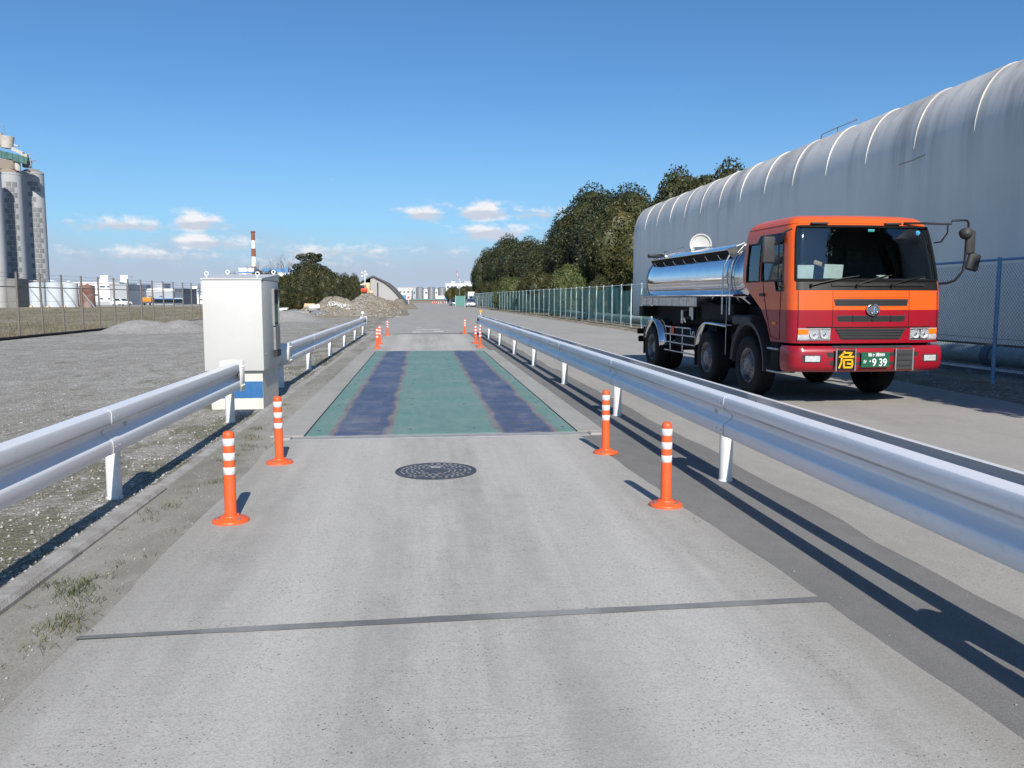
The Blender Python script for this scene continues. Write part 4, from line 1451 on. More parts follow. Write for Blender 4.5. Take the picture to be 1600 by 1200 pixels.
# dashboard, papers, wheel, seats
MB().rbox((0, .62, 1.80), (2.05, .42, .16), .04, 2).build('dashboard', MAT['seat'], tk, True)
MB().rbox((-.86, .47, 1.98), (.30, .006, .20), .002, 1, rx=.12).build('paper_sheet', MAT['paper'], tk)
MB().rbox((-.42, .42, 1.985), (.30, .006, .21), .002, 1, rx=.10, ry=.03).build('paper_sheet', MAT['paper'], tk)
MB().rbox((.38, .44, 1.91), (.16, .10, .04), .015, 2, rx=.2).build('paper_sheet', MAT['paper'], tk, True)
b = MB()
sw = [(-.52 + .21 * math.cos(t), .86 + .10 * math.sin(t), 1.98 + .18 * math.sin(t)) for t in np.linspace(0, 2 * math.pi, 25)]
b.tube(sw, .016, 6, False)
b.tube([sw[0], (-.52, .88, 1.96), sw[12]], .014, 5)
b.cyl((-.52, .88, 1.96), (-.52, .72, 1.75), .03, .04, 8)
b.build('steering_wheel', MAT['blackp'], tk, True)
for x in (-.55, .55):
    st_ = MB().rbox((x, 1.30, 1.55), (.52, .50, .18), .05, 2)
    st_.rbox((x, 1.52, 1.90), (.50, .14, .62), .05, 2, rx=-.12)
    st_.rbox((x, 1.56, 2.28), (.28, .10, .18), .04, 2)
    st_.build('seat', MAT['seat'], tk, True)
MB().lathe([(.0, -.003), (.035, -.003), (.035, .003)], (0, 0, 0), 16, 'Y', False, False).build('windscreen_sticker', M('sticker_blue', (0.05, 0.4, 0.8), .5), tk, loc=(.86, surf_y(.86, 2.56) + .014, 2.56))
MB().bb(.02, .12, surf_y(.07, 2.58) + .012, surf_y(.07, 2.58) + .016, 2.565, 2.60).build('windscreen_sticker', M('sticker_teal', (0.1, 0.5, 0.5), .5), tk)
MB().rbox((-.50, .75, 2.12), (.14, .04, .07), .018, 2, ry=.3).build('tan_spot', MAT['tan'], tk, True)  # plain tan block inside the windscreen
# mirrors
b = MB()
b.tube([(-1.13, .36, 2.60), (-1.24, .36, 2.56), (-1.30, .38, 2.44), (-1.33, .42, 2.38)], .014, 7)
b.tube([(-1.33, .42, 2.40), (-1.40, .44, 2.37)], .02, 7)
b.tube([(-1.19, .5, 1.74), (-1.27, .46, 1.78), (-1.29, .42, 1.9), (-1.30, .40, 2.44)], .012, 7)
ml = b.build('mirror_arm', MAT['blackp'], tk, True)
MB().rbox((-1.44, .45, 2.30), (.20, .07, .40), .035, 3).build('mirror_head', MAT['greyp'], ml, True)
b = MB()
b.tube([(.62, surf_y(.62, 2.69) - .03, 2.70), (.95, .30, 2.70), (1.20, .26, 2.69), (1.32, .22, 2.69), (1.33, .22, 2.735), (1.50, .2, 2.745), (1.56, .2, 2.74), (1.585, .2, 2.70), (1.585, .2, 2.62)], .016, 7)
b.tube([(1.27, .23, 2.69), (1.27, .23, 2.56), (1.21, .28, 2.43), (1.15, .36, 2.42)], .012, 7)
b.tube([(1.585, .2, 2.62), (1.57, .2, 2.40), (1.55, .2, 2.12), (1.53, .2, 1.99), (1.42, .22, 1.85), (1.34, .28, 1.815), (1.2, .38, 1.80)], .018, 7)
mr = b.build('mirror_arm', MAT['blackp'], tk, True)
MB().rbox((1.625, .2, 2.42), (.15, .08, .36), .035, 3).build('mirror_head', MAT['greyp'], mr, True)
MB().rbox((1.70, .21, 2.13), (.20, .08, .27), .045, 3, ry=.22).build('mirror_head', MAT['greyp'], mr, True)
MB().lathe([(.0, -.07), (.05, -.06), (.085, -.02), (.095, .03), (.06, .04), (.0, .042)], (0, 0, 0), 20, 'Y', False, False).build('under_mirror', MAT['greyp'], mr, True, loc=(1.52, .16, 2.54), rot=(.7, 0, -.5))
MB().rbox((1.17, .32, 1.76), (.11, .1, .12), .03, 2).build('mirror_mount', MAT['greyp'], mr, True)

# ---- wheels, steps, mudguards
def wheel(x, y, s, dual=False):
    """s = -1: outer face to the viewer's left"""
    rr = .49
    b = MB()
    prof = [(.285, .0), (.30, -.012), (.36, -.022), (.44, -.018), (.475, .0), (.488, .03), (.49, .08), (.49, .19), (.487, .24), (.47, .27), (.42, .285), (.30, .28), (.285, .27)]
    b.lathe([(r_, -s * h) for r_, h in prof], (0, 0, 0), 40, 'X', False, False)
    for hh in (.09, .14, .19):
        b.lathe([(.4905, -s * (hh - .006)), (.479, -s * hh), (.4905, -s * (hh + .006))], (0, 0, 0), 40, 'X', False, False)
    ty = b
    d = .13 if dual else .02
    rim = MB()
    rim.lathe([(.288, -s * .005), (.287, -s * .0), (.278, s * .006), (.262, -s * .01), (.255, -s * (.03 + d * .3)), (.235, -s * (.05 + d)), (.16, -s * (.03 + d * .9)), (.13, -s * (.0 + d * .6)), (.12, s * (.01 if not dual else -.05)), (.06, s * (.02 if not dual else -.04)), (.0, s * (.022 if not dual else -.04))], (0, 0, 0), 36, 'X', False, False)
    o = rim.build('wheel', MAT['rim'], tk, True, 40, loc=(x, y, rr))
    ty.build('tyre', MAT['black'], o, True, 40)
    hb = MB()
    for k in range(8):
        a = 2 * math.pi * (k + .5) / 8
        c_ = Vector((-s * (.042 + d * .92), .198 * math.cos(a), .198 * math.sin(a)))
        hb.cyl(c_, c_ + Vector((s * .006, 0, 0)), .027, .027, 12)
    hb.build('hand_hole', MAT['dark'], o)
    nb = MB()
    for k in range(10):
        a = 2 * math.pi * k / 10
        c_ = Vector((-s * (.015 + d * .75), .142 * math.cos(a), .142 * math.sin(a)))
        nb.cyl(c_, c_ + Vector((s * .03, 0, 0)), .014, .012, 6)
    nb.build('wheel_nut', MAT['bolt'], o)
    if dual:
        b2 = MB()
        b2.lathe([(r_, -s * h) for r_, h in prof], (0, 0, 0), 40, 'X', False, False)
        b2.build('tyre', MAT['black'], o, True, 40, loc=(-s * .32, 0, 0))


AX = (1.68, 3.52, 6.83)
for s in (-1, 1):
    wheel(s * 1.17, AX[0], s)
    wheel(s * 1.17, AX[1], s)
    wheel(s * 1.19, AX[2], s, True)
for y in AX:
    b = MB().cyl((-1.0, y, .49), (1.0, y, .49), .08, .08, 10)
    b.rbox((0, y, .49), (.34, .34, .30), .08, 2)
    b.build('axle', MAT['chassis'], tk, True)
b = MB()
for x in (-.42, .42):
    b.bb(x - .04, x + .04, .5, 7.95, .78, 1.06)
for y in (.9, 2.2, 3.9, 5.0, 6.0, 7.7):
    b.bb(-.42, .42, y - .05, y + .05, .82, 1.02)
b.build('chassis_frame', MAT['chassis'], tk)
MB().rbox((0, 1.1, 1.12), (1.5, 1.2, .62), .06, 1).build('engine_block', MAT['chassis'], tk)
MB().bb(-.85, .85, 1.8, 7.85, 1.06, 1.45).build('tank_subframe', MAT['chassis'], tk)
for s in (-1, 1):
    # front wheel mudguard and steps
    b = MB()
    rows = []
    for k in range(15):
        a = math.pi * (-.02 + 1.0 * k / 14)
        yy, zz = AX[0] - .60 * math.cos(a), .49 + .66 * math.sin(a)
        rows.append([(s * .72, yy, zz), (s * 1.19, yy, zz), (s * 1.205, yy - .07 * -math.cos(a) * -1, zz + .07 * math.sin(a)), (s * .72, yy - .02 * math.cos(a), zz + .09 * math.sin(a))])
    b.strip(rows, close=True)
    b.build('front_mudguard', MAT['greyp'], tk, True)
    b = MB().rbox((s * 1.0, 1.95, 1.22), (.40, .75, .16), .03, 1)
    b.build('mudguard_top', MAT['greyp'], tk)
    MB().rbox((s * 1.02, .72, .70), (.30, .28, .50), .02, 1).build('step_box', MAT['chassis'], tk)
    for z in (.47, .82):
        MB().rbox((s * 1.10, .72, z), (.22, .36, .03), .008, 1).build('step', MAT['galv'], tk)
    # polished mudguards
    def guard(path, name):
        b = MB()
        outer = [[(s * .82, y, z), (s * 1.20, y, z)] for y, z in path]
        b.strip(outer)
        b.strip([[(s * 1.20, y, z) for y, z in path], [(s * 1.205, y, z - .035) for y, z in path]])
        o = b.build(name, MAT['mirror'], tk, True, 60)
        so = o.modifiers.new('thick', 'SOLIDIFY')
        so.thickness = .006
    guard([(AX[1] - .95, 1.12), (AX[1] - .5, 1.135), (AX[1] - .1, 1.145)] + [(AX[1] + .60 * math.sin(R(a)), .51 + .635 * math.cos(R(a))) for a in range(5, 76, 7)], 'mudguard')
    guard([(AX[2] - .60 * math.cos(R(a)), .47 + .66 * math.sin(R(a))) for a in range(8, 173, 11)], 'mudguard')
    MB().bb(s * .84, s * 1.18, AX[2] + .66, AX[2] + .675, .30, .92).build('mudflap', MAT['black'], tk)
    MB().bb(s * .84, s * 1.18, AX[1] + .60, AX[1] + .612, .30, .75).build('mudflap', MAT['black'], tk)
    # tubular side guard
    b = MB()
    for z, ya in ((.985, 4.45), (.83, 4.2), (.66, 4.2), (.48, 4.2)):
        b.tube([(s * 1.14, ya, z), (s * 1.14, 6.05, z)], .017, 7)
    b.tube([(s * 1.14, 4.5, .985), (s * 1.14, 4.46, .96), (s * 1.14, 4.45, .83)], .017, 7)
    b.tube([(s * 1.14, 4.38, .83), (s * 1.14, 4.34, .93), (s * 1.14, 4.26, .93), (s * 1.14, 4.22, .83)], .014, 7)
    for y in (4.25, 5.0, 5.75):
        b.tube([(s * 1.12, y, .48), (s * 1.12, y, .985 if y > 4.5 else .83)], .013, 6)
    b.build('side_guard', MAT['brushed'], tk, True)
    MB().bb(s * 1.158, s * 1.163, 5.42, 5.60, .85, 1.0).build('hazard_label', MAT['red'], tk)
    # shelf, hose trough, boxes
    MB().rbox((s * 1.06, 5.05, 1.635), (.30, 5.55, .035), .008, 1).build('side_shelf', MAT['mirror'], tk)
    hb = MB().rbox((s * 1.06, 5.95, 1.515), (.24, 3.7, .19), .012, 1).build('hose_trough', MAT['brushed'], tk)
    for k in range(9):
        MB().bb(s * 1.182, s * 1.188, 4.2 + k * .44, 4.215 + k * .44, 1.425, 1.605).build('trough_rib', MAT['mirror'], hb)
    MB().rbox((s * .95, 3.2, 1.32), (.34, 1.5, .30), .02, 1).build('tool_box', MAT['chassis'], tk)
    MB().rbox((s * 1.0, 7.75, 1.28), (.36, .3, .24), .02, 1).build('rear_box', MAT['chassis'], tk)
    b = MB().cyl((s * .95, 4.9, 1.15), (s * .95, 4.9, 1.40), .07, .07, 12).cyl((s * .95, 4.9, 1.2), (s * 1.12, 4.9, 1.14), .05, .06, 12)
    MB().rbox((s * .95, 5.4, 1.2), (.12, .1, .3), .02, 1).build('valve_box', MAT['brushed'], tk)
    b.build('discharge_valve', MAT['brushed'], tk, True)
for s in (-1, 1):
    MB().rbox((s * .72, 5.15, .78), (.52, 1.5, .44), .06, 2).build('dark_filler', MAT['chassis'], tk, True)  # dark filler boxes added to deepen the shade under the tank
    MB().rbox((s * .80, 2.55, .72), (.40, .55, .5), .04, 2).build('battery_box', MAT['chassis'], tk, True)
MB().cyl((.0, 4.4, .72), (.0, 5.7, .72), .26, .26, 20).build('air_tank', MAT['chassis'], tk, True)
MB().rbox((0, 8.0, .62), (2.3, .10, .14), .02, 1).build('rear_underrun_bar', MAT['chassis'], tk)
for s in (-1, 1):
    MB().rbox((s * 1.0, 8.0, .80), (.36, .08, .13), .015, 1).build('tail_lamp', MAT['chassis'], tk)

# ---- the tank
TZ, TA, TB = 1.955, 1.145, .70
b = MB()
rows = []
for y, sc in [(2.16, .0), (2.165, .35), (2.19, .62), (2.23, .82), (2.29, .94), (2.37, .99), (2.45, 1.0)] + [(2.45 + 5.0 * k / 10, 1.0) for k in range(1, 11)] + [(7.53, .99), (7.61, .94), (7.67, .82), (7.71, .62), (7.735, .35), (7.74, .0)]:
    ring = []
    for k in range(56):
        a = 2 * math.pi * k / 56
        ca, sa = math.cos(a), math.sin(a)
        e = .86
        ring.append((TA * sc * math.copysign(abs(ca) ** e, ca), y, TZ + TB * sc * math.copysign(abs(sa) ** e, sa)))
    rows.append(ring)
b.strip(rows, close=True)
tank = b.build('tank', MAT['mirror'], tk, True, 60)
b = MB()
for y in (2.5, 7.42):
    ring = []
    for k in range(57):
        a = 2 * math.pi * k / 56
        ca, sa = math.cos(a), math.sin(a)
        ring.append(((TA + .004) * math.copysign(abs(ca) ** .86, ca), y, TZ + (TB + .004) * math.copysign(abs(sa) ** .86, sa)))
    b.tube(ring, .012, 5, False)
b.build('tank_band', MAT['brushed'], tank, True)
for s in (-1, 1):
    # flared spill coaming on the shoulder of the tank
    y0_, y1_ = 2.75, 7.25
    b = MB()
    prof = [(s * .95, 2.17), (s * 1.12, 2.425), (s * 1.13, 2.44), (s * 1.02, 2.452), (s * 1.015, 2.44), (s * 1.10, 2.425), (s * .92, 2.22)]
    b.prism(prof, y0_, y1_)
    co = b.build('coaming', MAT['mirror'], tank)
    MB().add([(s * .957, y0_ + .05, 2.165), (s * 1.128, y0_ + .05, 2.418), (s * 1.128, y1_ - .05, 2.418), (s * .957, y1_ - .05, 2.165)], [(0, 1, 2, 3)]).build('coaming_dark_face', MAT['chassis'], co)  # black sheet laid over the outer face of the coaming
    for ya, yb_ in ((y0_ - .55, y0_), (y1_, y1_ + .22)):
        inner = y0_ if yb_ == y0_ else y1_
        outer = ya if yb_ == y0_ else yb_
        e = MB()
        e.add([(s * .93, inner, 2.20), (s * 1.13, inner, 2.45), (s * .85, outer, 2.50), (s * .80, outer, 2.28)], [(0, 1, 2, 3)])
        e.add([(s * 1.13, inner, 2.45), (s * .85, outer, 2.50), (s * .5, outer, 2.60), (s * .8, inner, 2.50)], [(0, 1, 2, 3)])
        eo_ = e.build('coaming_end', MAT['brushed'], co)
        so = eo_.modifiers.new('thick', 'SOLIDIFY')
        so.thickness = .01
    for k in range(7):
        y = 3.25 + k * .62
        MB().box((s * 1.058, y, 2.30), (.012, .04, .17), 0, 0, s * R(34)).build('coaming_bracket', MAT['brushed'], co)
    # ladder by the cab
    b = MB()
    for y in (2.45, 2.78):
        b.tube([(s * 1.19, y, 1.30), (s * 1.19, y, 2.0), (s * 1.16, y, 2.18), (s * 1.06, y, 2.38), (s * .95, y, 2.50), (s * .8, y, 2.56)], .016, 6)
    for z in (1.62, 1.95):
        b.tube([(s * 1.19, 2.45, z), (s * 1.19, 2.78, z)], .015, 6)
    b.tube([(s * 1.02, 2.45, 2.43), (s * 1.02, 2.78, 2.43)], .015, 6)
    b.tube([(s * 1.18, 2.6, .6), (s * 1.18, 2.6, 1.62)], .008, 5)
    b.build('ladder', MAT['brushed'], tk, True)
# manhole necks; the rear lid stands open
for y in (3.7, 6.75):
    MB().lathe([(.25, 2.55), (.25, 2.70), (.28, 2.70), (.28, 2.72), (.22, 2.72)], (0, y, 0), 28).build('hatch_neck', MAT['brushed'], tank, True)
MB().lathe([(.27, 2.722), (.27, 2.745), (.18, 2.775), (.0, 2.785)], (0, 3.7, 0), 28, cap1=False).build('hatch_lid', MAT['brushed'], tank, True)
ld = MB().lathe([(.0, .06), (.14, .05), (.205, .03), (.215, .0), (.245, -.005), (.245, .012), (.218, .05), (.13, .075), (.0, .085)], (0, 0, 0), 32, 'Y', False, False)
ld.build('open_hatch_lid', MAT['cabinet'], tank, True, loc=(-.03, 6.98, 2.80), rot=(-.12, 0, -.25))
b = MB()
b.rbox((-.92, 7.55, 2.56), (.34, .12, .09), .03, 2)
b.build('work_lamp', MAT['blackp'], tk, True)
MB().rbox((-.70, 7.5, 2.58), (.1, .2, .16), .02, 1).build('lamp_bracket', MAT['brushed'], tk)
# ------------------------------------------------------------------ vegetation
def cube_sphere(n=4):
    vs_, fs_ = [], []
    for ax in range(3):
        for sg in (-1, 1):
            o = len(vs_)
            for a in np.linspace(-1, 1, n):
                for b_ in np.linspace(-1, 1, n):
                    p = [0, 0, 0]
                    p[ax] = sg
                    p[(ax + 1) % 3] = math.tan(a * math.pi / 4)
                    p[(ax + 2) % 3] = math.tan(b_ * math.pi / 4)
                    q = np.array(p, float)
                    vs_.append(q / np.linalg.norm(q))
            for i in range(n - 1):
                for k in range(n - 1):
                    fs_.append((o + i * n + k, o + i * n + k + 1, o + (i + 1) * n + k + 1, o + (i + 1) * n + k))
    return np.array(vs_), np.array(fs_)


CSV, CSF = cube_sphere()


def crown_mesh(name, mat, lobes, leaves, size, seed, core=.78):
    rg_ = np.random.default_rng(seed)
    V, Fq = [], []
    off = 0
    L_ = np.array(lobes, float)
    for cx, cy, cz, rx, ry, rz in lobes:
        rad = np.array([rx, ry, rz])
        n = int(leaves)
        d = rg_.normal(size=(n, 3))
        d /= np.linalg.norm(d, axis=1)[:, None]
        clump = 1 + .10 * np.sin(d[:, 0] * 9 + seed) * np.sin(d[:, 1] * 8 + cx * 5) * np.sin(d[:, 2] * 9 + cy)
        p = d * rad * (rg_.uniform(.84, 1.05, (n, 1)) * clump[:, None]) + np.array([cx, cy, cz])
        # drop leaves deep inside another lobe
        keep = np.ones(n, bool)
        for q in L_:
            if abs(q[0] - cx) + abs(q[1] - cy) + abs(q[2] - cz) < 1e-6:
                continue
            keep &= (((p - q[:3]) / (q[3:] * .80)) ** 2).sum(1) > 1
        p, dd = p[keep], d[keep]
        n = len(p)
        if n:
            nm = dd + rg_.normal(size=(n, 3)) * .75 + np.array([0, 0, .25])
            nm /= np.linalg.norm(nm, axis=1)[:, None]
            t = np.cross(nm, rg_.normal(size=(n, 3)))
            t /= np.linalg.norm(t, axis=1)[:, None]
            bt = np.cross(nm, t)
            s = size * rg_.uniform(.6, 1.35, (n, 1))
            quad = np.stack([p - t * s * 1.25, p + bt * s * .62, p + t * s * 1.25, p - bt * s * .62], 1).reshape(-1, 3)
            V.append(quad)
            Fq.append(np.arange(n * 4).reshape(-1, 4) + off)
            off += n * 4
        if core:
            bump = 1 + .12 * np.sin(CSV[:, :1] * 7 + cx * 9) * np.cos(CSV[:, 1:2] * 6 + cy * 7)
            V.append(CSV * rad * core * bump + np.array([cx, cy, cz]))
            Fq.append(CSF + off)
            off += len(CSV)
    return raw_mesh(name, np.concatenate(V), np.concatenate(Fq), mat)


def round_lobes(seed, n=24, bottom=.12):
    r_ = random.Random(seed)
    out = [(0, 0, .48, .58, .58, .36)]
    for k in range(n):
        a = 2.399963 * k + r_.uniform(-.3, .3)
        u = (k + .5) / n
        zd = 1 - 1.55 * u
        rr = math.sqrt(max(0, 1 - zd * zd))
        s = r_.uniform(.22, .40)
        out.append((.70 * rr * math.cos(a) * r_.uniform(.86, 1.06), .70 * rr * math.sin(a) * r_.uniform(.86, 1.06), .49 + .34 * zd * r_.uniform(.86, 1.04), s * 1.05, s * 1.05, s * .62))
    return out


PROTO = {}
for key, mt, sd in (('A', 'leafA', 1), ('A2', 'leafA', 2), ('B', 'leafB', 3), ('C', 'leafC', 4), ('C2', 'leafC', 5), ('D', 'leafD', 6)):
    PROTO[key] = crown_mesh('crown', MAT[mt], [(a, b_, c_ * 2.3, d, e, f_ * 2.3) for a, b_, c_, d, e, f_ in round_lobes(sd)], 2300 if key[0] in 'AB' else 1700, .0195 if key[0] in 'AB' else .025, sd * 13)


def trunk_mesh(h, r, seed):
    r_ = random.Random(seed)
    b = MB()
    pts = [(0, 0, -.1), (.04 * h * r_.uniform(-1, 1) * .4, .0, h * .3), (.03 * h * r_.uniform(-1, 1), .02 * h, h * .62)]
    b.tube(pts, [r * 1.35, r, r * .6], 9)
    for k in range(5):
        a = k * 1.256 + r_.uniform(-.4, .4)
        z0 = h * r_.uniform(.28, .5)
        b.tube([(0, 0, z0), (math.cos(a) * h * .10, math.sin(a) * h * .10, z0 + h * .14), (math.cos(a) * h * .2, math.sin(a) * h * .2, z0 + h * .30)], [r * .5, r * .36, r * .18], 6)
    return b


def tree(name, label, cat, x, y, h, rx, key, group=None, ry=None, low=.0, trunk=True):
    t = thing(name, label, cat, (x, y, 0), 0, group)
    if trunk:
        trunk_mesh(h, max(.07, h * .022), int(x * 7 + y)).build('trunk', MAT['bark'], t, True)
    c_ = link('crown', PROTO[key], t, (0, 0, -low * h), (0, 0, rng.uniform(0, 6.28)), (rx, ry or rx, h * (1.0 + low) / 1.04 / 2.3))
    return t


RT = [(13.9, 166, 11.6, 4.2, 'A', 'leftmost of the dark evergreen trees above the far end of the net fence'),
      (16.8, 154, 13.0, 5.2, 'A2', 'broad dark evergreen tree just right of the leftmost one'),
      (17.6, 141, 12.0, 5.0, 'A', 'dark evergreen tree third from the far end of the row'),
      (17.4, 128, 10.6, 4.8, 'C', 'dull green tree fourth from the far end of the row'),
      (17.4, 117, 9.4, 4.4, 'A2', 'dark evergreen tree mid row, where the treetop line dips'),
      (17.2, 107, 8.6, 4.0, 'C2', 'dark shaded tree just left of the tallest broad crown'),
      (18.8, 97, 12.2, 4.7, 'A', 'tall dark evergreen tree forming the left shoulder of the big crown'),
      (18.7, 87, 13.2, 5.3, 'A2', 'tall dark evergreen tree at the highest part of the row'),
      (19.4, 78, 12.3, 5.3, 'A', 'tall dark evergreen tree beside the yellowish one'),
      (17.4, 67, 10.1, 4.5, 'B', 'yellowish olive tree standing at the end of the white shed'),
      (20.5, 66, 10.1, 4.0, 'A', 'small dark evergreen crown showing just above the corner of the shed roof'),
      (23.8, 72, 13.6, 4.2, 'C', 'dark tree rising left above the shed roof'),
      (28.0, 76, 14.5, 5.0, 'C2', 'dark tree rising right above the shed roof')]
for x, y, h, r_, k, lb in RT:
    tree('evergreen_tree', lb, 'tree', x, y, h, r_, k, 'evergreen trees behind the net fence', low=.06)
for x, y, h, r_, k, lb in [(12.3, 68, 4.6, 2.0, 'D', 'pale green bush behind the net fence below the yellowish tree'),
                           (12.2, 86, 4.8, 2.6, 'C', 'dark bush behind the middle of the net fence'),
                           (11.8, 104, 4.4, 2.6, 'D', 'pale green bush low behind the net fence, left of the middle'),
                           (12.4, 126, 5.0, 3.0, 'C2', 'dark bush behind the far part of the net fence'),
                           (12.0, 148, 4.8, 2.8, 'C', 'dark bush near the far end of the net fence'),
                           (12.4, 56.5, 3.2, 1.5, 'C2', 'small dark shrub beside the end wall of the shed')]:
    tree('bush', lb, 'bush', x, y, h, r_, k, 'bushes behind the net fence', low=.25)
# trees that stand outside the picture on the right and throw shade across the fence foot
tree('roadside_tree', 'roadside tree at the near end of the fence shading the ground by the cab', 'tree', 11.3, 4.6, 10.5, 2.7, 'C', low=-.04)
# hedge trees on the left, behind the mound
for x, y, h, r_, k, lb in [(-17.3, 89, 4.6, 2.3, 'C', 'hedge tree at the left end, partly hidden by the cabinet'),
                           (-15.0, 86.5, 4.4, 2.2, 'C2', 'dark rounded hedge tree just right of the cabinet'),
                           (-13.0, 88.5, 4.7, 2.1, 'C', 'dark hedge tree beneath the pine'),
                           (-11.2, 88, 5.4, 2.0, 'C2', 'hedge tree right of the pine, its crown sloping down to the right'),
                           (-9.6, 87.5, 4.9, 1.9, 'C', 'hedge tree in the middle of the slope above the mound'),
                           (-8.2, 88.5, 4.2, 1.6, 'C2', 'low hedge tree in the dip left of the round one'),
                           (-7.35, 90.5, 4.4, 1.1, 'C', 'round dark tree at the right end of the hedge beside the loader'),
                           (-16.2, 83.5, 3.2, 2.0, 'C2', 'low dark bush at the foot of the hedge next to the cabinet'),
                           (-13.6, 82.5, 3.0, 2.0, 'C', 'low dark bush at the foot of the hedge behind the pale planks'),
                           (-11.0, 83, 2.9, 1.9, 'C2', 'low dark bush at the foot of the hedge behind the rubble'),
                           (-8.8, 84, 2.9, 1.7, 'C', 'low dark bush at the foot of the hedge just above the mound top')]:
    tree('hedge_tree', lb, 'tree' if h > 3.5 else 'bush', x, y, h, r_, k, 'dark hedge trees left of the road', low=.22)
# pine with tufted layers
pn = thing('pine_tree', 'scraggy pine with tufted top rising above the left hedge', 'tree', (-12.2, 92.5, 0))
b = MB()
b.tube([(0, 0, 0), (.15, 0, 2.5), (-.05, 0, 4.2), (.2, 0, 5.6)], [.16, .13, .10, .05], 8)
pl_ = [(-.5, 0, 5.95, .75, .7, .38), (.35, .1, 6.1, .6, .6, .36), (.95, 0, 5.75, .6, .5, .32), (.0, .3, 5.3, .9, .8, .34), (-.95, 0, 4.9, .7, .6, .36), (.75, -.1, 5.0, .8, .7, .34),
       (1.55, .2, 4.7, .7, .6, .34), (-1.35, .2, 4.2, .6, .6, .4), (1.25, 0, 6.15, .3, .3, .16), (.2, 0, 4.5, .9, .8, .5), (2.1, .1, 4.35, .5, .5, .35)]
for q in pl_:
    b.tube([(0.05, 0, q[2] - .7), (q[0] * .6, q[1], q[2] - .25), (q[0], q[1], q[2])], [.05, .035, .02], 5)
b.build('trunk', MAT['bark'], pn, True)
link('crown', crown_mesh('crown', MAT['leafA'], pl_, 480, .075, 77, .5), pn)


def bare_tree(x, y, h, seed, label):
    r_ = random.Random(seed)
    b = MB()

    def grow(p, d, l, r, n):
        q = p + d * l
        b.tube([p, p + d * l * .5 + Vector((r_.uniform(-1, 1), r_.uniform(-1, 1), 0)) * l * .05, q], [r, r * .85, r * .65], 4, False)
        if n == 0:
            return
        for _ in range(r_.choice((2, 3, 3))):
            nd = (d + Vector((r_.uniform(-1, 1), r_.uniform(-1, 1), r_.uniform(-.25, .6))) * .62).normalized()
            grow(q, nd, l * r_.uniform(.6, .82), r * .62, n - 1)
    t = thing('bare_tree', label, 'tree', (x, y, 0), 0, 'leafless trees behind the cabinet')
    grow(Vector((0, 0, -.1)), Vector((0, 0, 1)), h * .3, h * .012, 5)
    b.build('branches', MAT['twig'], t)


bare_tree(-20.0, 103, 6.6, 3, 'leafless tree left of the striped chimney above the cabinet')
bare_tree(-17.8, 101, 6.2, 9, 'leafless tree right of the striped chimney above the cabinet')
bare_tree(-15.6, 102, 7.0, 21, 'leafless tree just left of the pine')
bare_tree(-14.4, 100, 7.4, 33, 'tall leafless tree close behind the pine')


# ------------------------------------------------------------------ loose ground cover (nobody could count it)
def scatter_stones(name, label, pts, smin, smax, seed):
    rg_ = np.random.default_rng(seed)
    base = np.array([(1, 0, 0), (0, 1, 0), (-1, 0, 0), (0, -1, 0), (0, 0, .8), (0, 0, -.4)], float)
    fc = np.array([(0, 1, 4), (1, 2, 4), (2, 3, 4), (3, 0, 4), (1, 0, 5), (2, 1, 5), (3, 2, 5), (0, 3, 5)])
    n = len(pts)
    s = rg_.uniform(0, 1, n) ** 3 * (smax - smin) + smin
    V = base[None] * rg_.uniform(.6, 1.3, (n, 6, 3)) * s[:, None, None]
    a = rg_.uniform(0, 6.28, n)
    ca, sa = np.cos(a)[:, None], np.sin(a)[:, None]
    X = V[:, :, 0] * ca - V[:, :, 1] * sa
    Y = V[:, :, 0] * sa + V[:, :, 1] * ca
    V = np.stack([X, Y, V[:, :, 2]], 2) + np.asarray(pts)[:, None, :]
    F_ = fc[None] + (np.arange(n) * 6)[:, None, None]
    o = link(name, raw_mesh(name, V.reshape(-1, 3), F_.reshape(-1, 3), MAT['stone']))
    o['kind'] = 'stuff'
    o['label'] = label
    return o


n = 11000
yy = 2.5 + 26 * NR.uniform(0, 1, n) ** 1.6
xx = -2.32 - 8.5 * NR.uniform(0, 1, n) ** 1.7 * (.25 + yy / 20)
keep = ~((yy > 11.9) & (yy < 13.4) & (xx > -3.2) & (xx < -2.1))
scatter_stones('loose_gravel', 'loose pale gravel on the lot behind the left guard rails', np.stack([xx, yy, np.full(n, .004)], 1)[keep], .005, .022, 5)
n = 650
yy = 2.5 + 22 * NR.uniform(0, 1, n) ** 1.4
xx = NR.uniform(-2.1, -1.62, n)
scatter_stones('verge_grit', 'small grit scattered on the dirt verge beside the slab', np.stack([xx, yy, np.full(n, .008)], 1), .003, .012, 6)
n = 500
yy = 2.3 + 22 * NR.uniform(0, 1, n) ** 1.4
xx = NR.uniform(2.1, 4.4, n)
scatter_stones('yard_grit', 'fine grit along the asphalt strip under the right guard rail', np.stack([xx, yy, np.full(n, .011)], 1), .002, .009, 7)


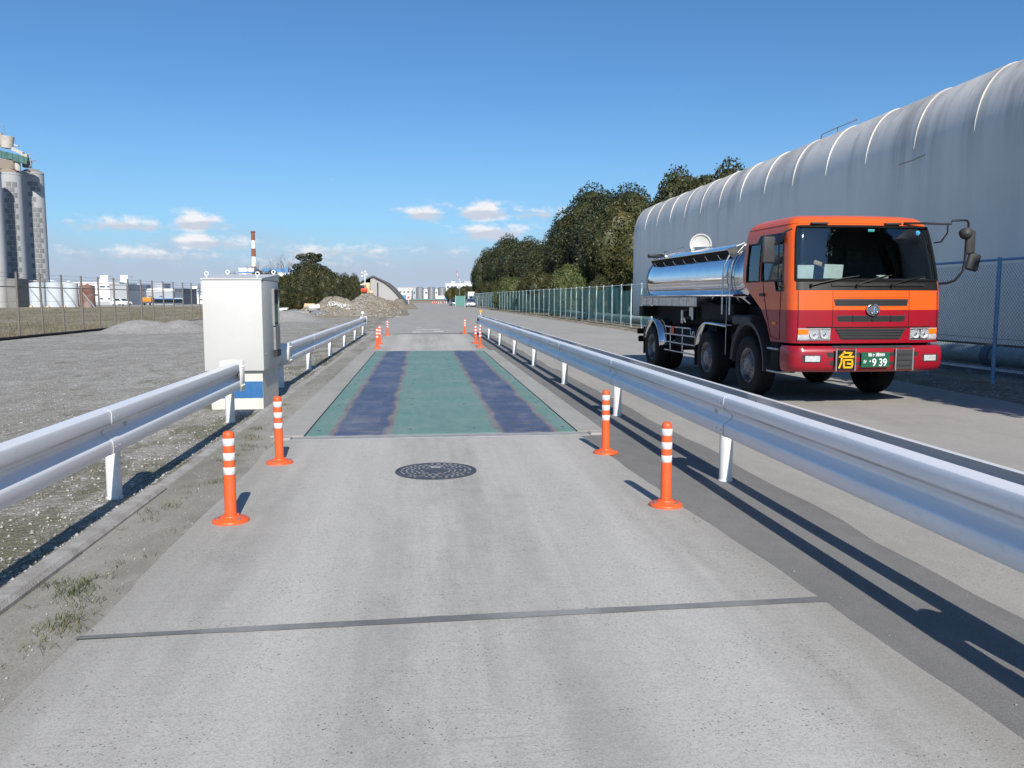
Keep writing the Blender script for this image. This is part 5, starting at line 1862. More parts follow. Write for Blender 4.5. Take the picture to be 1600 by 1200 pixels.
def scatter_grass(name, label, tufts, mat, seed):
    """tufts: (x, y, z, height, spread, blades)"""
    rg_ = np.random.default_rng(seed)
    V, n = [], 0
    for x, y, z, h, sp, k in tufts:
        k = int(k)
        a = rg_.uniform(0, 6.28, k)
        lean = rg_.uniform(.3, 1.9, k)
        hh = h * rg_.uniform(.5, 1.15, k)
        bx = x + rg_.normal(0, sp, k)
        by = y + rg_.normal(0, sp, k)
        w = .0012 + .013 * hh
        dx, dy = np.cos(a), np.sin(a)
        for i in range(k):
            px, py = -dy[i] * w[i], dx[i] * w[i]
            mx, my, mz = bx[i] + dx[i] * lean[i] * hh[i] * .4, by[i] + dy[i] * lean[i] * hh[i] * .4, z + hh[i] * .6
            tx, ty, tz = bx[i] + dx[i] * lean[i] * hh[i], by[i] + dy[i] * lean[i] * hh[i], z + hh[i] * max(.1, 1 - .48 * lean[i])
            V += [(bx[i] - px, by[i] - py, z), (bx[i] + px, by[i] + py, z), (mx + px * .8, my + py * .8, mz), (mx - px * .8, my - py * .8, mz),
                  (mx - px * .8, my - py * .8, mz), (mx + px * .8, my + py * .8, mz), (tx + px * .1, ty + py * .1, tz), (tx - px * .1, ty - py * .1, tz)]
    F_ = np.arange(len(V)).reshape(-1, 4)
    o = link(name, raw_mesh(name, V, F_, mat))
    o['kind'] = 'stuff'
    o['label'] = label


tf = []
for (x, y, k) in [(-1.72, 4.05, 26), (-1.8, 4.0, 20), (-1.92, 4.6, 30), (-2.02, 4.7, 34), (-1.85, 4.72, 22), (-2.05, 3.75, 26), (-2.1, 3.5, 22), (-1.95, 3.4, 20), (-2.0, 3.1, 26), (-1.9, 2.9, 18),
                  (-1.86, 3.52, 16), (-1.78, 4.35, 14), (-1.9, 8.2, 24), (-1.95, 8.6, 26), (-1.82, 9.0, 26), (-1.78, 7.3, 18), (-2.0, 6.3, 18), (-1.9, 9.5, 22), (-2.0, 10.2, 22), (-1.9, 11.2, 16), (-2.0, 12.6, 20)]:
    for _ in range(3):
        tf.append((x + rng.gauss(0, .05), y + rng.gauss(0, .1), .006, rng.uniform(.03, .07), .045, k))
for _ in range(150):
    tf.append((rng.uniform(-2.1, -1.66), rng.uniform(2.6, 33), .006, rng.uniform(.015, .045), .03, 9))
for _ in range(1100):
    y = 2.6 + 22 * rng.random() ** 1.5
    x = -2.34 - 4.5 * rng.random() ** 2.2
    if mnoise.noise(Vector((x * 1.1, y * .5, 2))) < -.05:
        continue
    tf.append((x, y, .004, rng.uniform(.012, .045), .05, 12))
for _ in range(24):
    tf.append((1.98 + rng.uniform(-.06, .05), rng.uniform(5.2, 9.2), .012, rng.uniform(.01, .025), .03, 6))
scatter_grass('verge_grass', 'short patchy grass and weeds along the left kerb', tf, MAT['grass'], 4)
tf = []
for _ in range(2600):
    y = 24 + 105 * rng.random() ** 1.5
    x = -16.4 - rng.random() ** 1.4 * (8 + y * .42)
    tf.append((x, y, .02, rng.uniform(.12, .42), .25, 7))
scatter_grass('field_grass', 'dry straw-coloured grass on the waste field beyond the wire fence', tf, MAT['drygrass'], 9)
tf = []
for _ in range(900):
    y = 30 + 90 * rng.random() ** 1.3
    x = -16.4 - rng.random() ** 1.4 * (8 + y * .4)
    if mnoise.noise(Vector((x * .15, y * .08, 0))) > .0:
        tf.append((x, y, .02, rng.uniform(.15, .5), .3, 8))
for _ in range(420):
    y = 26 + 120 * rng.random()
    x = fence_x(y) + rng.uniform(-.5, .7)
    tf.append((x, y, .08, rng.uniform(.06, .25), .12, 7))
scatter_grass('green_weeds', 'low green weeds on the waste field and at the fence foot', tf, MAT['grass'], 10)


# ------------------------------------------------------------------ mounds and rubble
def mound(name, label, x0, x1, y0, y1, hf, mat, nx=60, ny=36, kind='mound', rough=.18):
    b = MB()
    rows = []
    for j_ in range(ny + 1):
        row = []
        for i in range(nx + 1):
            u, v = i / nx, j_ / ny
            x, y = x0 + (x1 - x0) * u, y0 + (y1 - y0) * v
            e = min(1, 6 * min(u, 1 - u)) * min(1, 6 * min(v, 1 - v))
            z = hf(x, y) * (1 if e >= 1 else e * e * (3 - 2 * e))
            z += rough * e * (mnoise.noise(Vector((x * .9, y * .9, 3))) * .6 + mnoise.noise(Vector((x * 2.6, y * 2.6, 8))) * .35 + .2 * mnoise.noise(Vector((x * 6, y * 6, 1)))) * min(1, z + .15)
            row.append((x, y, max(z, 0) - .01 if e > 0 else -.03))
        rows.append(row)
    b.strip(rows)
    return tag(b.build(name, mat, None, True, 60), label, kind)


def bumpf(pk):
    return lambda x, y: max(h * math.exp(-((x - a) / w) ** 2 - ((y - c_) / d) ** 2) for a, c_, w, d, h in pk) - .06


mound('earth_mound', 'long brown earth mound with rubble beyond the far left guard rail', -13.5, -.8, 66, 90,
      bumpf([(-7.6, 76, 2.3, 5, 1.75), (-4.8, 77, 2.4, 5, 1.95), (-2.9, 80, 1.6, 6, 1.3), (-9.8, 76, 1.5, 4, .8), (-11.5, 78, 1.5, 4, .3)]), MAT['mound'], 150, 110, 'mound', .55)
mound('gravel_mound', 'low grey gravel mound inside the wire fence left of the cabinet', -15.4, -7.4, 36.5, 46,
      bumpf([(-13.2, 41, 1.6, 2.2, .62), (-11.6, 41.5, 1.3, 2.2, .58), (-10.2, 43, 1.0, 1.8, .36)]), MAT['chalk'], 70, 44, 'mound', .22)
mound('gravel_mound', 'small grey gravel mound farther right, half behind the cabinet', -13.5, -6.5, 55, 64,
      bumpf([(-9.5, 60, 2.4, 2.4, .75), (-11.6, 60, 1.2, 2, .5)]), MAT['chalk'], 40, 24, 'mound', .14)
mound('earth_mound', 'small weedy earth mound at the foot of the grey shed', -4.6, -.2, 112, 128,
      bumpf([(-3.2, 119, 1.4, 4, 1.5), (-1.6, 121, 1.1, 4, .8)]), MAT['mound'], 36, 24, 'mound', .35)
# rubble on the mound
n = 1500
xx = NR.uniform(-11.5, -1.8, n)
yy = NR.uniform(68.5, 76, n)
hf = bumpf([(-7.6, 76, 2.3, 5, 1.75), (-4.8, 77, 2.4, 5, 1.95), (-2.9, 80, 1.6, 6, 1.3), (-9.8, 76, 1.5, 4, .8), (-11.5, 78, 1.5, 4, .3)])
zz = np.array([max(0, hf(a, c_)) + .02 for a, c_ in zip(xx, yy)])
scatter_stones('mound_rubble', 'broken stones strewn over the earth mound', np.stack([xx, yy, zz], 1), .03, .11, 8)
bpy.data.objects['mound_rubble'].data.materials[0] = MAT['slabpiece']
xx = NR.normal(-7.0, .6, 240); yy = NR.normal(72.6, .5, 240)
zz = np.array([max(0, hf(a, c_)) + .06 for a, c_ in zip(xx, yy)])
o = scatter_stones('white_rubble', 'patch of whitish broken stone on the face of the earth mound', np.stack([xx, yy, zz], 1), .03, .10, 12)
o.data.materials[0] = MAT['fwhite']


def slab_piece(x, y, z, l, w, t, rz, rx, label, mat='slabpiece'):
    b = MB()
    r_ = random.Random(int(x * 31 + y * 7))
    poly = []
    for px, py in ((-l / 2, -w / 2), (0, -w / 2), (l / 2, -w / 2), (l / 2, 0), (l / 2, w / 2), (-l * .1, w / 2), (-l / 2, w / 2)):
        poly.append((px + r_.uniform(-.08, .08) * l, py + r_.uniform(-.1, .1) * w))
    b.prism(poly, -t / 2, t / 2, 'Z')
    tag(b.build('broken_slab', MAT[mat], None, False, loc=(x, y, z), rot=(rx, r_.uniform(-.08, .08), rz)), label, 'rubble', 'broken concrete slabs by the mound')


for x, y, z, l, w, t, rz, rx, lb, mt in [
        (-13.0, 79.0, .62, 1.3, .7, .10, .2, .1, 'topmost pale plank of the stack right of the cabinet', 'fwhite'),
        (-12.9, 78.4, .42, 1.5, .6, .11, -.1, .06, 'second pale plank of the stack right of the cabinet', 'fwhite'),
        (-13.2, 78.0, .17, 1.2, .8, .12, .05, .05, 'lowest pale plank of the stack right of the cabinet', 'fwhite'),
        (-12.5, 78.6, .12, 1.1, .5, .12, .4, .02, 'pale plank on the ground at the right of the stack', 'fwhite'),
        (-10.6, 77.0, .22, 2.3, .9, .34, .05, .12, 'long beige concrete slab lying in front of the mound', 'slabpiece'),
        (-9.8, 78.0, .62, 1.2, .8, .16, .5, .25, 'grey concrete slab leaning on the long beige one', 'slabpiece'),
        (-11.6, 78.5, .4, .9, .8, .2, .9, .2, 'dark grey chunk left of the long beige slab', 'silopanel'),
        (-9.1, 75.6, .35, 1.0, .8, .18, -.3, .35, 'dark tilted slab at the left foot of the mound', 'silopanel'),
        (-8.6, 75.0, .2, 1.1, .7, .15, .2, .2, 'dark flat slab under the tilted one', 'silopanel'),
        (-9.6, 76.4, .85, .9, .5, .10, .3, .5, 'whitish slab propped upright among the rubble', 'fwhite'),
        (-10.4, 79.4, .95, .9, .6, .10, .1, .35, 'orange board lying on top of the rubble', 'loader'),
        (-4.6, 70.2, .12, .35, .3, .2, .1, .1, 'small pale chunk in front of the middle of the mound', 'fwhite'),
        (-3.4, 70.6, .10, .35, .3, .18, .7, .1, 'small pale chunk at the right foot of the mound', 'fwhite')]:
    if y > 74:
        x, y = x * .93, y - 5.4
    slab_piece(x, y, z, l, w, t, rz, rx, lb, mt)
# ------------------------------------------------------------------ waste field and wire fence on the left
b = MB()
rows = []
for y in np.linspace(18, 150, 60):
    row = []
    for x in np.linspace(-16.1, -150, 40):
        z = .02 + (.25 * (mnoise.noise(Vector((x * .12, y * .12, 0))) + .6 * mnoise.noise(Vector((x * .4, y * .4, 4)))) if x < -16.3 else 0)
        row.append((x, y, max(z, .008)))
    rows.append(row)
b.strip(rows)
struct(b.build('waste_field', MAT['field'], None, True, 60))
wf = thing('wire_fence', 'tall rusty wire fence with concrete posts in front of the waste field', 'fence', (-15.8, 0, 0))
pm = MB().rbox((0, 0, 1.25), (.07, .07, 2.72), .01, 1).mesh('post', MAT['oldpost'])
ysf = [34.7 + 2.083 * k for k in range(-5, 36)]
for y in ysf:
    link('post', pm, wf, (0, y, 0), (rng.uniform(-.012, .012), rng.uniform(-.012, .012), 0))
b = MB()
b.tube([(-.05, y, 2.02 + .01 * mnoise.noise(Vector((y, 0, 0)))) for y in ysf], .022, 5)
b.build('rail', MAT['oldpost'], wf, True)
for z, r_ in ((2.56, .006), (2.42, .006), (2.28, .006), (1.45, .005), (.95, .005), (.5, .005)):
    b = MB()
    for y0, y1 in zip(ysf[:-1], ysf[1:]):
        b.tube([(-.05, y0, z), (-.05, (y0 + y1) / 2, z - .02), (-.05, y1, z)], r_, 4, False)
    b.build('wire', MAT['oldpost'], wf, True)
hs = tag(MB().tube([(-15.55 + .12 * mnoise.noise(Vector((y * .3, 0, 0))), y, .06) for y in np.arange(24, 45, 1.0)], .055, 8).build('hose', MAT['black'], None, True),
         'black hose lying along the foot of the wire fence', 'hose')

# ------------------------------------------------------------------ silos and tanks at far left
sl = thing('cement_silo', 'tall cluster of grey concrete silos with machinery on the roof', 'silo', (-66, 146, 0))
for cx, cy, r_, h, mt in [(-1.45, -6.0, 2.2, 21.2, 'silow'), (-.75, .5, 1.72, 21.8, 'silo'), (.15, 6.5, 1.78, 22.8, 'silo')]:
    c_ = MB().lathe([(r_ * 1.02, 0), (r_ * 1.02, .6), (r_, .62), (r_, h - .3), (r_ * 1.03, h - .28), (r_ * 1.03, h)], (cx, cy, 0), 40).build('silo_drum', MAT[mt], sl, True, 30)
    if mt == 'silo':
        pmh = None
        for col in range(2):
            for row in range(21):
                z0 = 3.2 + row * .86
                if z0 + .8 > h - .7 or (col == 1 and row in (16, 17, 18) and cx > 0):
                    continue
                a0 = R(-98 + (0 if cx < 0 else 6) + col * 27 + (13 if row % 2 else 0))
                if pmh is None:
                    q = MB()
                    rr = r_ + .03
                    angs = np.linspace(0, R(24), 5)
                    q.strip([[(rr * math.cos(a), rr * math.sin(a), 0) for a in angs], [(rr * math.cos(a), rr * math.sin(a), .74) for a in angs]])
                    q.strip([[(rr * math.cos(a), rr * math.sin(a), .74) for a in angs], [((rr - .06) * math.cos(a), (rr - .06) * math.sin(a), .74) for a in angs]])
                    pmh = q.mesh('cladding_panel', MAT['silopanel'])
                link('cladding_panel', pmh, c_, (cx, cy, z0), (0, 0, a0))
for pr_, at_ in (([(1.77, 21.8), (1.2, 22.4), (.3, 22.8)], (-.75, .5, 0)), ([(1.83, 22.8), (1.0, 23.3), (.2, 23.5)], (.15, 6.5, 0)), ([(2.25, 21.2), (1.2, 21.9), (.2, 22.1)], (-1.45, -6, 0))):
    MB().lathe(pr_, at_, 20).build('silo_roof', MAT['siloroof'], sl, True)
b = MB().box((.3, 0, 24.3), (4.6, 1.0, 1.15), 0, 0, R(14))
for k in range(5):
    b.box((-1.4 + k * .85, -.55, 24.75 - k * .21), (.12, .1, 1.2))
b.build('conveyor_gantry', MAT['teal'], sl)
MB().cyl((-.6, -.2, 25.7), (-.4, -.2, 27.6), .85, 1.05, 16).build('dust_hood', MAT['cream'], sl, True)
MB().cyl((-2.2, -.2, 26.2), (-2.0, -.2, 28.2), .9, .9, 16).build('dust_hood', MAT['cream'], sl, True)
b = MB().box((.8, 0, 25.4), (2.2, .8, .5), 0, 0, R(25)).box((2.1, 0, 24.4), (.9, .9, .9)).box((.6, .2, 26.3), (1.0, .5, .18), 0, 0, .3)
b.build('machine_house', MAT['cream'], sl)
MB().rbox((-.9, .3, 23.2), (2.6, 1.6, 1.7), .1, 1).build('machine_house', MAT['siloroof'], sl)
MB().cyl((.7, .2, 22.2), (.7, .2, 24.2), .5, .4, 12).build('feed_spout', MAT['cream'], sl, True)
MB().rbox((1.4, 2.0, 23.6), (1.2, 1.0, 1.2), .1, 1).build('machine_house', MAT['steelgrey'], sl)
b = MB()
for p0, p1 in [((-2.4, 0, 28), (-2.4, 0, 29.4)), ((-2.4, 0, 29.4), (-1.0, 0, 29.4)), ((-1.0, 0, 29.4), (-.9, 0, 28.2)), ((2.6, 0, 22.8), (3.4, 0, 23.9)), ((2.2, 0, 23.9), (3.6, 0, 23.9)), ((2.9, 0, 22.9), (2.6, 0, 25.2)), ((.2, -.7, 23.0), (.9, -.7, 22.1))]:
    b.cyl(p0, p1, .06, .06, 5)
b.build('handrail', MAT['galv'], sl)
b = MB().bb(-5, 2.4, -6, 1.0, 0, 4.6)
b.build('silo_base', M('silo_base_grey', (0.17, 0.165, 0.16), .9, 0, (0.24, 0.235, 0.23), .4, .7), sl)
b = MB().bb(-1.0, -.2, -6.05, -5.9, 0, 2.3)
b.build('door_opening', MAT['dark'], sl)
for cx, r_, h, lb, mt in [(-59.8, 1.15, 3.85, 'leftmost of the three pale blue tanks below the silos', 'tankw'), (-57.3, 1.18, 3.9, 'middle pale blue tank below the silos', 'tankw'),
                          (-54.9, 1.15, 3.8, 'rightmost pale blue tank, next to the rusty one', 'tankw'), (-52.4, 1.15, 3.45, 'rust-brown cylindrical tank right of the pale blue tanks', 'rust')]:
    t = thing('storage_tank', lb, 'tank', (cx, 138, 0), 0, 'storage tanks below the silos')
    MB().lathe([(r_, 0), (r_, h), (r_ * .97, h + .03), (.0, h + .25)], n=28, cap1=False).build('shell', MAT[mt], t, True, 30)
    b = MB()
    b.box((.55, -r_ - .12, h * .4), (.10, .22, h * .98), 0, 0, R(-36))
    b.build('stair', MAT['fgrey'], t)
    b = MB()
    b.tube([((r_ * .97) * math.cos(a), r_ * .97 * math.sin(a), h + .35) for a in np.linspace(0, 6.283, 17)], .025, 4)
    b.build('top_rail', MAT['galv'], t)
    if mt == 'tankw':
        MB().bb(-.6, -.25, -r_ - .5, -r_ - .2, 0, .35).build('valve_box', MAT['loader'], t)


# ------------------------------------------------------------------ far buildings on the left
def block(name, label, x0, x1, y0, y1, h, mat='fwhite', wins=(), roof=None, cat='building', extra=()):
    """box building: wins = (x, z, w, h) on the face towards the road end; each its own part"""
    t = thing(name, label, cat, ((x0 + x1) / 2, y0, 0), 0, None)
    cx = (x0 + x1) / 2
    MB().bb(x0 - cx, x1 - cx, 0, y1 - y0, 0, h).build('wall', MAT[mat], t)
    MB().bb(x0 - cx - .12, x1 - cx + .12, -.12, y1 - y0 + .12, h, h + .22).build('parapet', MAT[roof or mat], t)
    for x, z, w, hh in wins:
        wo = MB().bb(x - cx - w / 2 - .08, x - cx + w / 2 + .08, -.07, -.005, z - hh / 2 - .08, z + hh / 2 + .08).build('window', MAT['fgrey'], t)
        MB().bb(x - cx - w / 2, x - cx + w / 2, -.10, -.072, z - hh / 2, z + hh / 2).build('pane', MAT['fwin'], wo)
    for (xa, xb, ya, yb, za, zb, mt, nm) in extra:
        MB().bb(xa - cx, xb - cx, ya, yb, za, zb).build(nm, MAT[mt], t)
    return t


block('factory_building', 'large white factory building with two roof towers behind the rusty tank', -80, -66.4, 190, 204, 4.7, 'fwhite',
      [(-68.9, 4.0, 1.0, .28), (-67.4, 4.0, .9, .28), (-69.2, 1.4, .5, .3), (-67.6, 1.4, .4, .3)],
      extra=[(-70.0, -68.4, 2, 5, 4.9, 6.45, 'fwhite', 'roof_tower'), (-70.3, -69.9, 2.2, 5, 4.9, 5.6, 'fwhite', 'roof_tower'), (-73.6, -73.0, -.06, -.005, 4.25, 4.6, 'red', 'red_sign'), (-72.3, -71.7, -.06, -.005, 4.25, 4.6, 'red', 'red_sign'),
             (-80, -66.4, -.12, -.005, .0, .75, 'fgrey', 'base_course'), (-70.6, -69.9, -.5, -.01, 2.3, 2.42, 'fgrey', 'canopy')])
block('office_block', 'white stepped block with a tower right of the factory building', -70.2, -66.8, 208, 216, 4.6, 'fwhite', [(-69.2, 2.0, .6, .3), (-68.0, 2.0, .6, .3)],
      extra=[(-71.6, -69.9, 1, 5, 4.8, 6.9, 'fwhite', 'roof_tower'), (-69.5, -66.8, -.4, -.01, .0, .5, 'fdark', 'base_course')])
block('factory_shade_side', 'shaded side of the white factory building, shade put into blue-grey walls', -66.4, -62.9, 187, 200, 4.3, 'fgrey',  # grey walls carry the painted shade of the factory's side
      extra=[(-66.0, -64.6, 1, 4, 4.5, 4.9, 'fgrey', 'roof_vent'), (-65.9, -65.3, -.1, -.005, 0, 1.4, 'fwhite', 'door')])
block('grey_block', 'small dark grey block behind the white stepped block', -64.9, -62.7, 212, 218, 4.9, 'fgrey')
block('warehouse', 'long pale warehouse with a blue canopy behind the wire fence', -63.8, -56.8, 200, 214, 2.95, 'fgrey',
      [(-62.0, 1.9, .9, .14), (-59.6, 1.9, .9, .14)], roof='fwhite',
      extra=[(-63.9, -56.7, .5, 13, 3.17, 3.65, 'fwhite', 'roof'), (-61.4, -55.0, -1.2, -.01, 1.25, 1.42, 'fblue', 'canopy'), (-61.2, -57.0, -.06, -.005, .2, 1.2, 'fdark', 'dock_opening')])
block('dark_shed', 'dark blue-grey shed at the right end of the pale warehouse', -56.7, -54.8, 200, 212, 3.5, 'fdark',
      extra=[(-56.8, -54.7, -.4, -.01, 1.2, 1.5, 'fwhite', 'fascia'), (-56.2, -55.6, -.06, -.005, .1, .9, 'fwin', 'doorway')])
block('low_building', 'low white building with a ribbon of windows left of the cabinet', -60.6, -54.5, 222, 230, 1.9, 'fwhite', [(-59.5, 1.1, .8, .3), (-57.8, 1.1, .8, .3), (-56.1, 1.1, .8, .3)])
block('tower_block', 'slim white tower far off between the fence posts', -59.6, -58.3, 226, 229, 4.3, 'fwhite', [(-58.9, 3.2, .5, .5)])
block('tower_block', 'slim white tower right beside the cabinet edge', -56.7, -55.2, 224, 227, 5.5, 'fwhite', [(-56.0, 4.3, .4, .4)])
ct = thing('cargo_container', 'orange cargo container in front of the pale warehouse', 'container', (-56.6, 180, 0))
b = MB().bb(-.85, .85, 0, 2.2, .78, 1.6)
for k in range(9):
    b.bb(-.80 + k * .19, -.72 + k * .19, -.03, 0.0, .84, 1.54)
b.build('shell', MAT['loader'], ct)
MB().bb(-.8, .8, .1, 2.1, .4, .78).build('trailer', MAT['fdark'], ct)
for x in (-.55, .55):
    MB().cyl((x - .12, .1, .25), (x + .12, .1, .25), .25, .25, 12).build('wheel', MAT['black'], ct)
ct.children[0].data.materials[0] = M('container_orange', (0.80, 0.30, 0.03), .6, 0, (0.7, 0.25, 0.03), 1, .5)


def simple_car(name, label, x, y, rz, paint, w=1.72, l=4.4, h=1.42, group=None):
    t = thing(name, label, 'car', (x, y, .01), rz, group)
    hw_ = w / 2
    b = MB()
    side = [(0, .28), (.02, .55), (.12, .72), (1.05, .88), (1.62, 1.30), (2.0, h), (3.0, h), (3.75, 1.02), (4.3, .95), (4.4, .7), (4.4, .28)]
    secs = []
    for f, ins in ((-1, .0), (-.86, .0), (.86, .0), (1, .0)):
        secs.append([(f * hw_ * (1 - .16 * max(0, (z - .85)) / .6) * (1 if abs(f) == 1 else .92), yv + (.04 if abs(f) == 1 else 0), z - (.03 if abs(f) == 1 else 0)) for yv, z in side])
    b.strip(secs)
    for s_ in (secs[0], secs[-1]):
        b.add(s_, [tuple(range(len(s_)))])
    b.build('body', paint, t, True, 30)
    g = MB()
    g.add([(-hw_ * .80, 1.10, .93), (hw_ * .80, 1.10, .93), (hw_ * .70, 1.66, 1.335), (-hw_ * .70, 1.66, 1.335)], [(0, 1, 2, 3)])
    v_ = [(p[0], p[1] - .02, p[2] + .012) for p in g.v]
    g.v = v_
    g.build('windscreen', MAT['carglass'], t)
    for s_ in (-1, 1):
        g = MB()
        g.add([(s_ * hw_ * .985, 1.35, .93), (s_ * hw_ * .985, 3.6, .95), (s_ * hw_ * .90, 3.0, h - .06), (s_ * hw_ * .90, 1.95, h - .06)], [(0, 1, 2, 3)])
        g.build('side_window', MAT['carglass'], t)
        MB().rbox((s_ * hw_ * .70, .06, .64), (.34, .06, .13), .03, 1).build('headlight', MAT['lens'], t)
        MB().rbox((s_ * (hw_ + .08), 1.45, .95), (.14, .1, .11), .03, 1).build('door_mirror', paint, t)
        for yy_ in (.85, 3.5):
            wh = MB().lathe([(.17, s_ * .012), (.15, s_ * .0), (.05, -s_ * .01), (.0, -s_ * .01)], (0, 0, 0), 16, 'X', False, False).build('wheel', MAT['rim'], t, True, loc=(s_ * hw_ * .97, yy_, .31))
            MB().lathe([(.17, 0), (.30, .0), (.31, -s_ * .04), (.31, -s_ * .18), (.17, -s_ * .18)], (0, 0, 0), 18, 'X', False, False).build('tyre', MAT['black'], wh, True)
    MB().bb(-.45, .45, -.015, .02, .38, .52).build('lower_grille', MAT['dark'], t)
    MB().bb(-.17, .17, -.03, -.016, .44, .55).build('number_plate', MAT['white'], t)
    return t


simple_car('parked_car', 'dark blue car parked beyond the end of the net fence', 6.7, 163, R(4), MAT['carblue'], group='cars parked at the far end of the road')
simple_car('parked_car', 'silver car with a blue windscreen parked at the corner of the net fence', 8.35, 140, R(-3), MAT['carsilver'], group='cars parked at the far end of the road')
simple_car('parked_car', 'small white car far left under the warehouse canopy', -59.5, 178, R(60), MAT['fwhite'], group='cars by the warehouse')

# ------------------------------------------------------------------ striped chimney, blue-white works behind the hedge
ch = thing('factory_chimney', 'tall red and white striped chimney above the cabinet', 'chimney', (-57.9, 300, 0))
zs = [0, 12.4, 15.8, 18.6, 21.4, 24.0]
for k in range(5):
    r0, r1 = 1.0 - .03 * zs[k] * .55, 1.0 - .03 * zs[k + 1] * .55
    MB().cyl((0, 0, zs[k]), (0, 0, zs[k + 1]), r0, r1, 20).build('band', MAT['fwhite'] if k % 2 else MAT['chimr'], ch, True)
MB().lathe([(.6, 24.0), (.8, 24.15), (.8, 24.6), (.55, 24.6)], n=20).build('crown_ring', MAT['chimr'], ch, True)
block('works_building', 'white works building with blue stripes left of the striped chimney', -54.7, -50.3, 260, 268, 10.3, 'fwhite', [(-53.6, 8.0, .8, .5), (-52.0, 8.0, .8, .5)], extra=[(-54.8, -50.2, -.1, -.01, 9.0, 9.4, 'fblue', 'blue_stripe')])
block('works_building', 'white works building with a blue roof showing over the hedge', -48.0, -38.4, 262, 272, 9.0, 'fwhite', [(-45.6, 8.2, .8, .4), (-43.6, 8.2, .8, .4), (-41.6, 8.2, .8, .4)],
      extra=[(-48.0, -40.4, -.2, 8, 9.3, 10.5, 'fblue', 'blue_roof'), (-41.0, -40.4, -.3, 1, 8.6, 11.0, 'fblue', 'pillar')])

# ------------------------------------------------------------------ grey stockpile shed, loader and lamp mast
af = thing('stockpile_shed', 'grey stockpile shed with a steep concave roof behind the earth mound', 'shed', (-9.55, 170, 0))
prof_r = [(0, 6.05), (1.0, 5.62), (2.15, 5.05), (3.2, 4.2), (4.2, 3.2), (5.2, 2.0), (6.1, .8), (6.6, 0)]
b = MB().prism([(.5, 0), (.5, 5.6)] + [(x, z - .16) for x, z in prof_r if x > .6] + [(6.4, 0)], 0, 30)
b.build('front_wall', MAT['shed'], af)
b = MB()
pl2 = [(-x, z) for x, z in reversed(prof_r[1:])] + prof_r
b.strip([[(x, -.5, z) for x, z in pl2], [(x, 30.5, z) for x, z in pl2]])
b.strip([[(x, -.5, z) for x, z in pl2], [(x, -.5, z - .28) for x, z in pl2]])
b.build('roof', MAT['shedroof'], af)
MB().bb(-.55, .5, -.1, .25, 0, 5.75).build('corner_post', MAT['shed'], af)
MB().bb(.75, 1.0, -.04, .0, 1.6, 4.6).build('slot_opening', MAT['dark'], af)
MB().bb(-6.0, -.55, 1.2, 1.5, 0, 3.6).build('back_wall', MAT['fgrey'], af)
MB().bb(-2.6, -.6, -.1, .3, 4.2, 4.6).build('lintel', MAT['shed'], af)
MB().bb(-1.9, -1.2, 0, .4, 2.4, 3.6).build('hopper', MAT['fdark'], af)
lo_ = thing('wheel_loader', 'pale yellow wheel loader with a red engine cover on the mound', 'loader', (-6.6, 95, .3))
MB().rbox((0, 1.2, 1.55), (1.5, 2.4, .8), .1, 2).build('body', MAT['loader'], lo_, True)
MB().rbox((-.1, 1.5, 2.35), (.8, 1.1, .95), .06, 2).build('cab', MAT['loader'], lo_, True)
MB().bb(-.44, .24, .93, .95, 2.15, 2.7).build('cab_window', MAT['carglass'], lo_)
MB().rbox((.25, -.1, 2.15), (.7, .5, .38), .05, 2).build('engine_cover', MAT['red'], lo_, True)
MB().rbox((.62, .8, 2.5), (.42, .8, .9), .06, 2).build('hood', MAT['loader'], lo_, True)
MB().prism([(-.9, 1.2), (-.9, 2.3), (-.3, 2.7), (-.1, 1.2)], -.5, -.35).build('arm', MAT['loader'], lo_)
MB().bb(.8, 1.25, .2, .6, 1.2, 2.1).build('counterweight', MAT['loader'], lo_)
for x in (-.75, .75):
    for y in (.3, 2.0):
        MB().lathe([(.0, -.16), (.5, -.16), (.56, -.1), (.56, .1), (.5, .16), (.0, .16)], (x, y, .58), 20, 'X', False, False).build('wheel', MAT['black'], lo_, True)
lm = thing('lamp_mast', 'white lamp mast with floodlights standing beside the loader', 'lamp mast', (-6.55, 99.5, 0))
MB().cyl((0, 0, 0), (0, 0, 4.6), .09, .06, 10).build('mast', MAT['fwhite'], lm, True)
for dx, z in ((-.32, 4.1), (.05, 4.62), (.22, 4.3), (-.30, 4.5)):
    f_ = MB().rbox((dx, -.1, z), (.24, .16, .22), .05, 2).build('floodlight', MAT['fwhite'], lm, True)
MB().bb(-.36, .26, -.03, .03, 4.28, 4.34).build('cross_arm', MAT['fgrey'], lm)

# ------------------------------------------------------------------ far end of the road
for cx, r_, lb in [(-.55, 1.82, 'leftmost of the three far grey steel silos at the end of the road'), (4.9, 1.82, 'middle one of the three far grey steel silos'), (9.95, 1.95, 'rightmost of the three far grey steel silos')]:
    t = thing('steel_silo', lb, 'silo', (cx, 400, 0), 0, 'grey steel silos at the end of the road')
    MB().lathe([(r_, .0), (r_, 6.3), (r_ * .6, 6.55), (.0, 6.7)], n=28, cap1=False).build('shell', MAT['steelgrey'], t, True, 30)
    b = MB()
    for z in (1.0, 2.3, 3.6, 4.9, 6.1):
        b.lathe([(r_ + .03, z - .04), (r_ + .05, z), (r_ + .03, z + .04)], n=28, cap0=False, cap1=False)
    b.build('hoop', MAT['fgrey'], t, True)
    MB().bb(-.1, .1, -r_ - .12, -r_ + .02, 0, 6.4).build('ladder', MAT['galv'], t)
block('far_building', 'pale flat building at the left of the far steel silos', -11.8, -3.0, 430, 440, 6.6, 'silow', [(-10.5, 4.5, .8, .6), (-8.5, 4.5, .8, .6), (-6.5, 4.5, .8, .6), (-4.5, 4.5, .8, .6)])
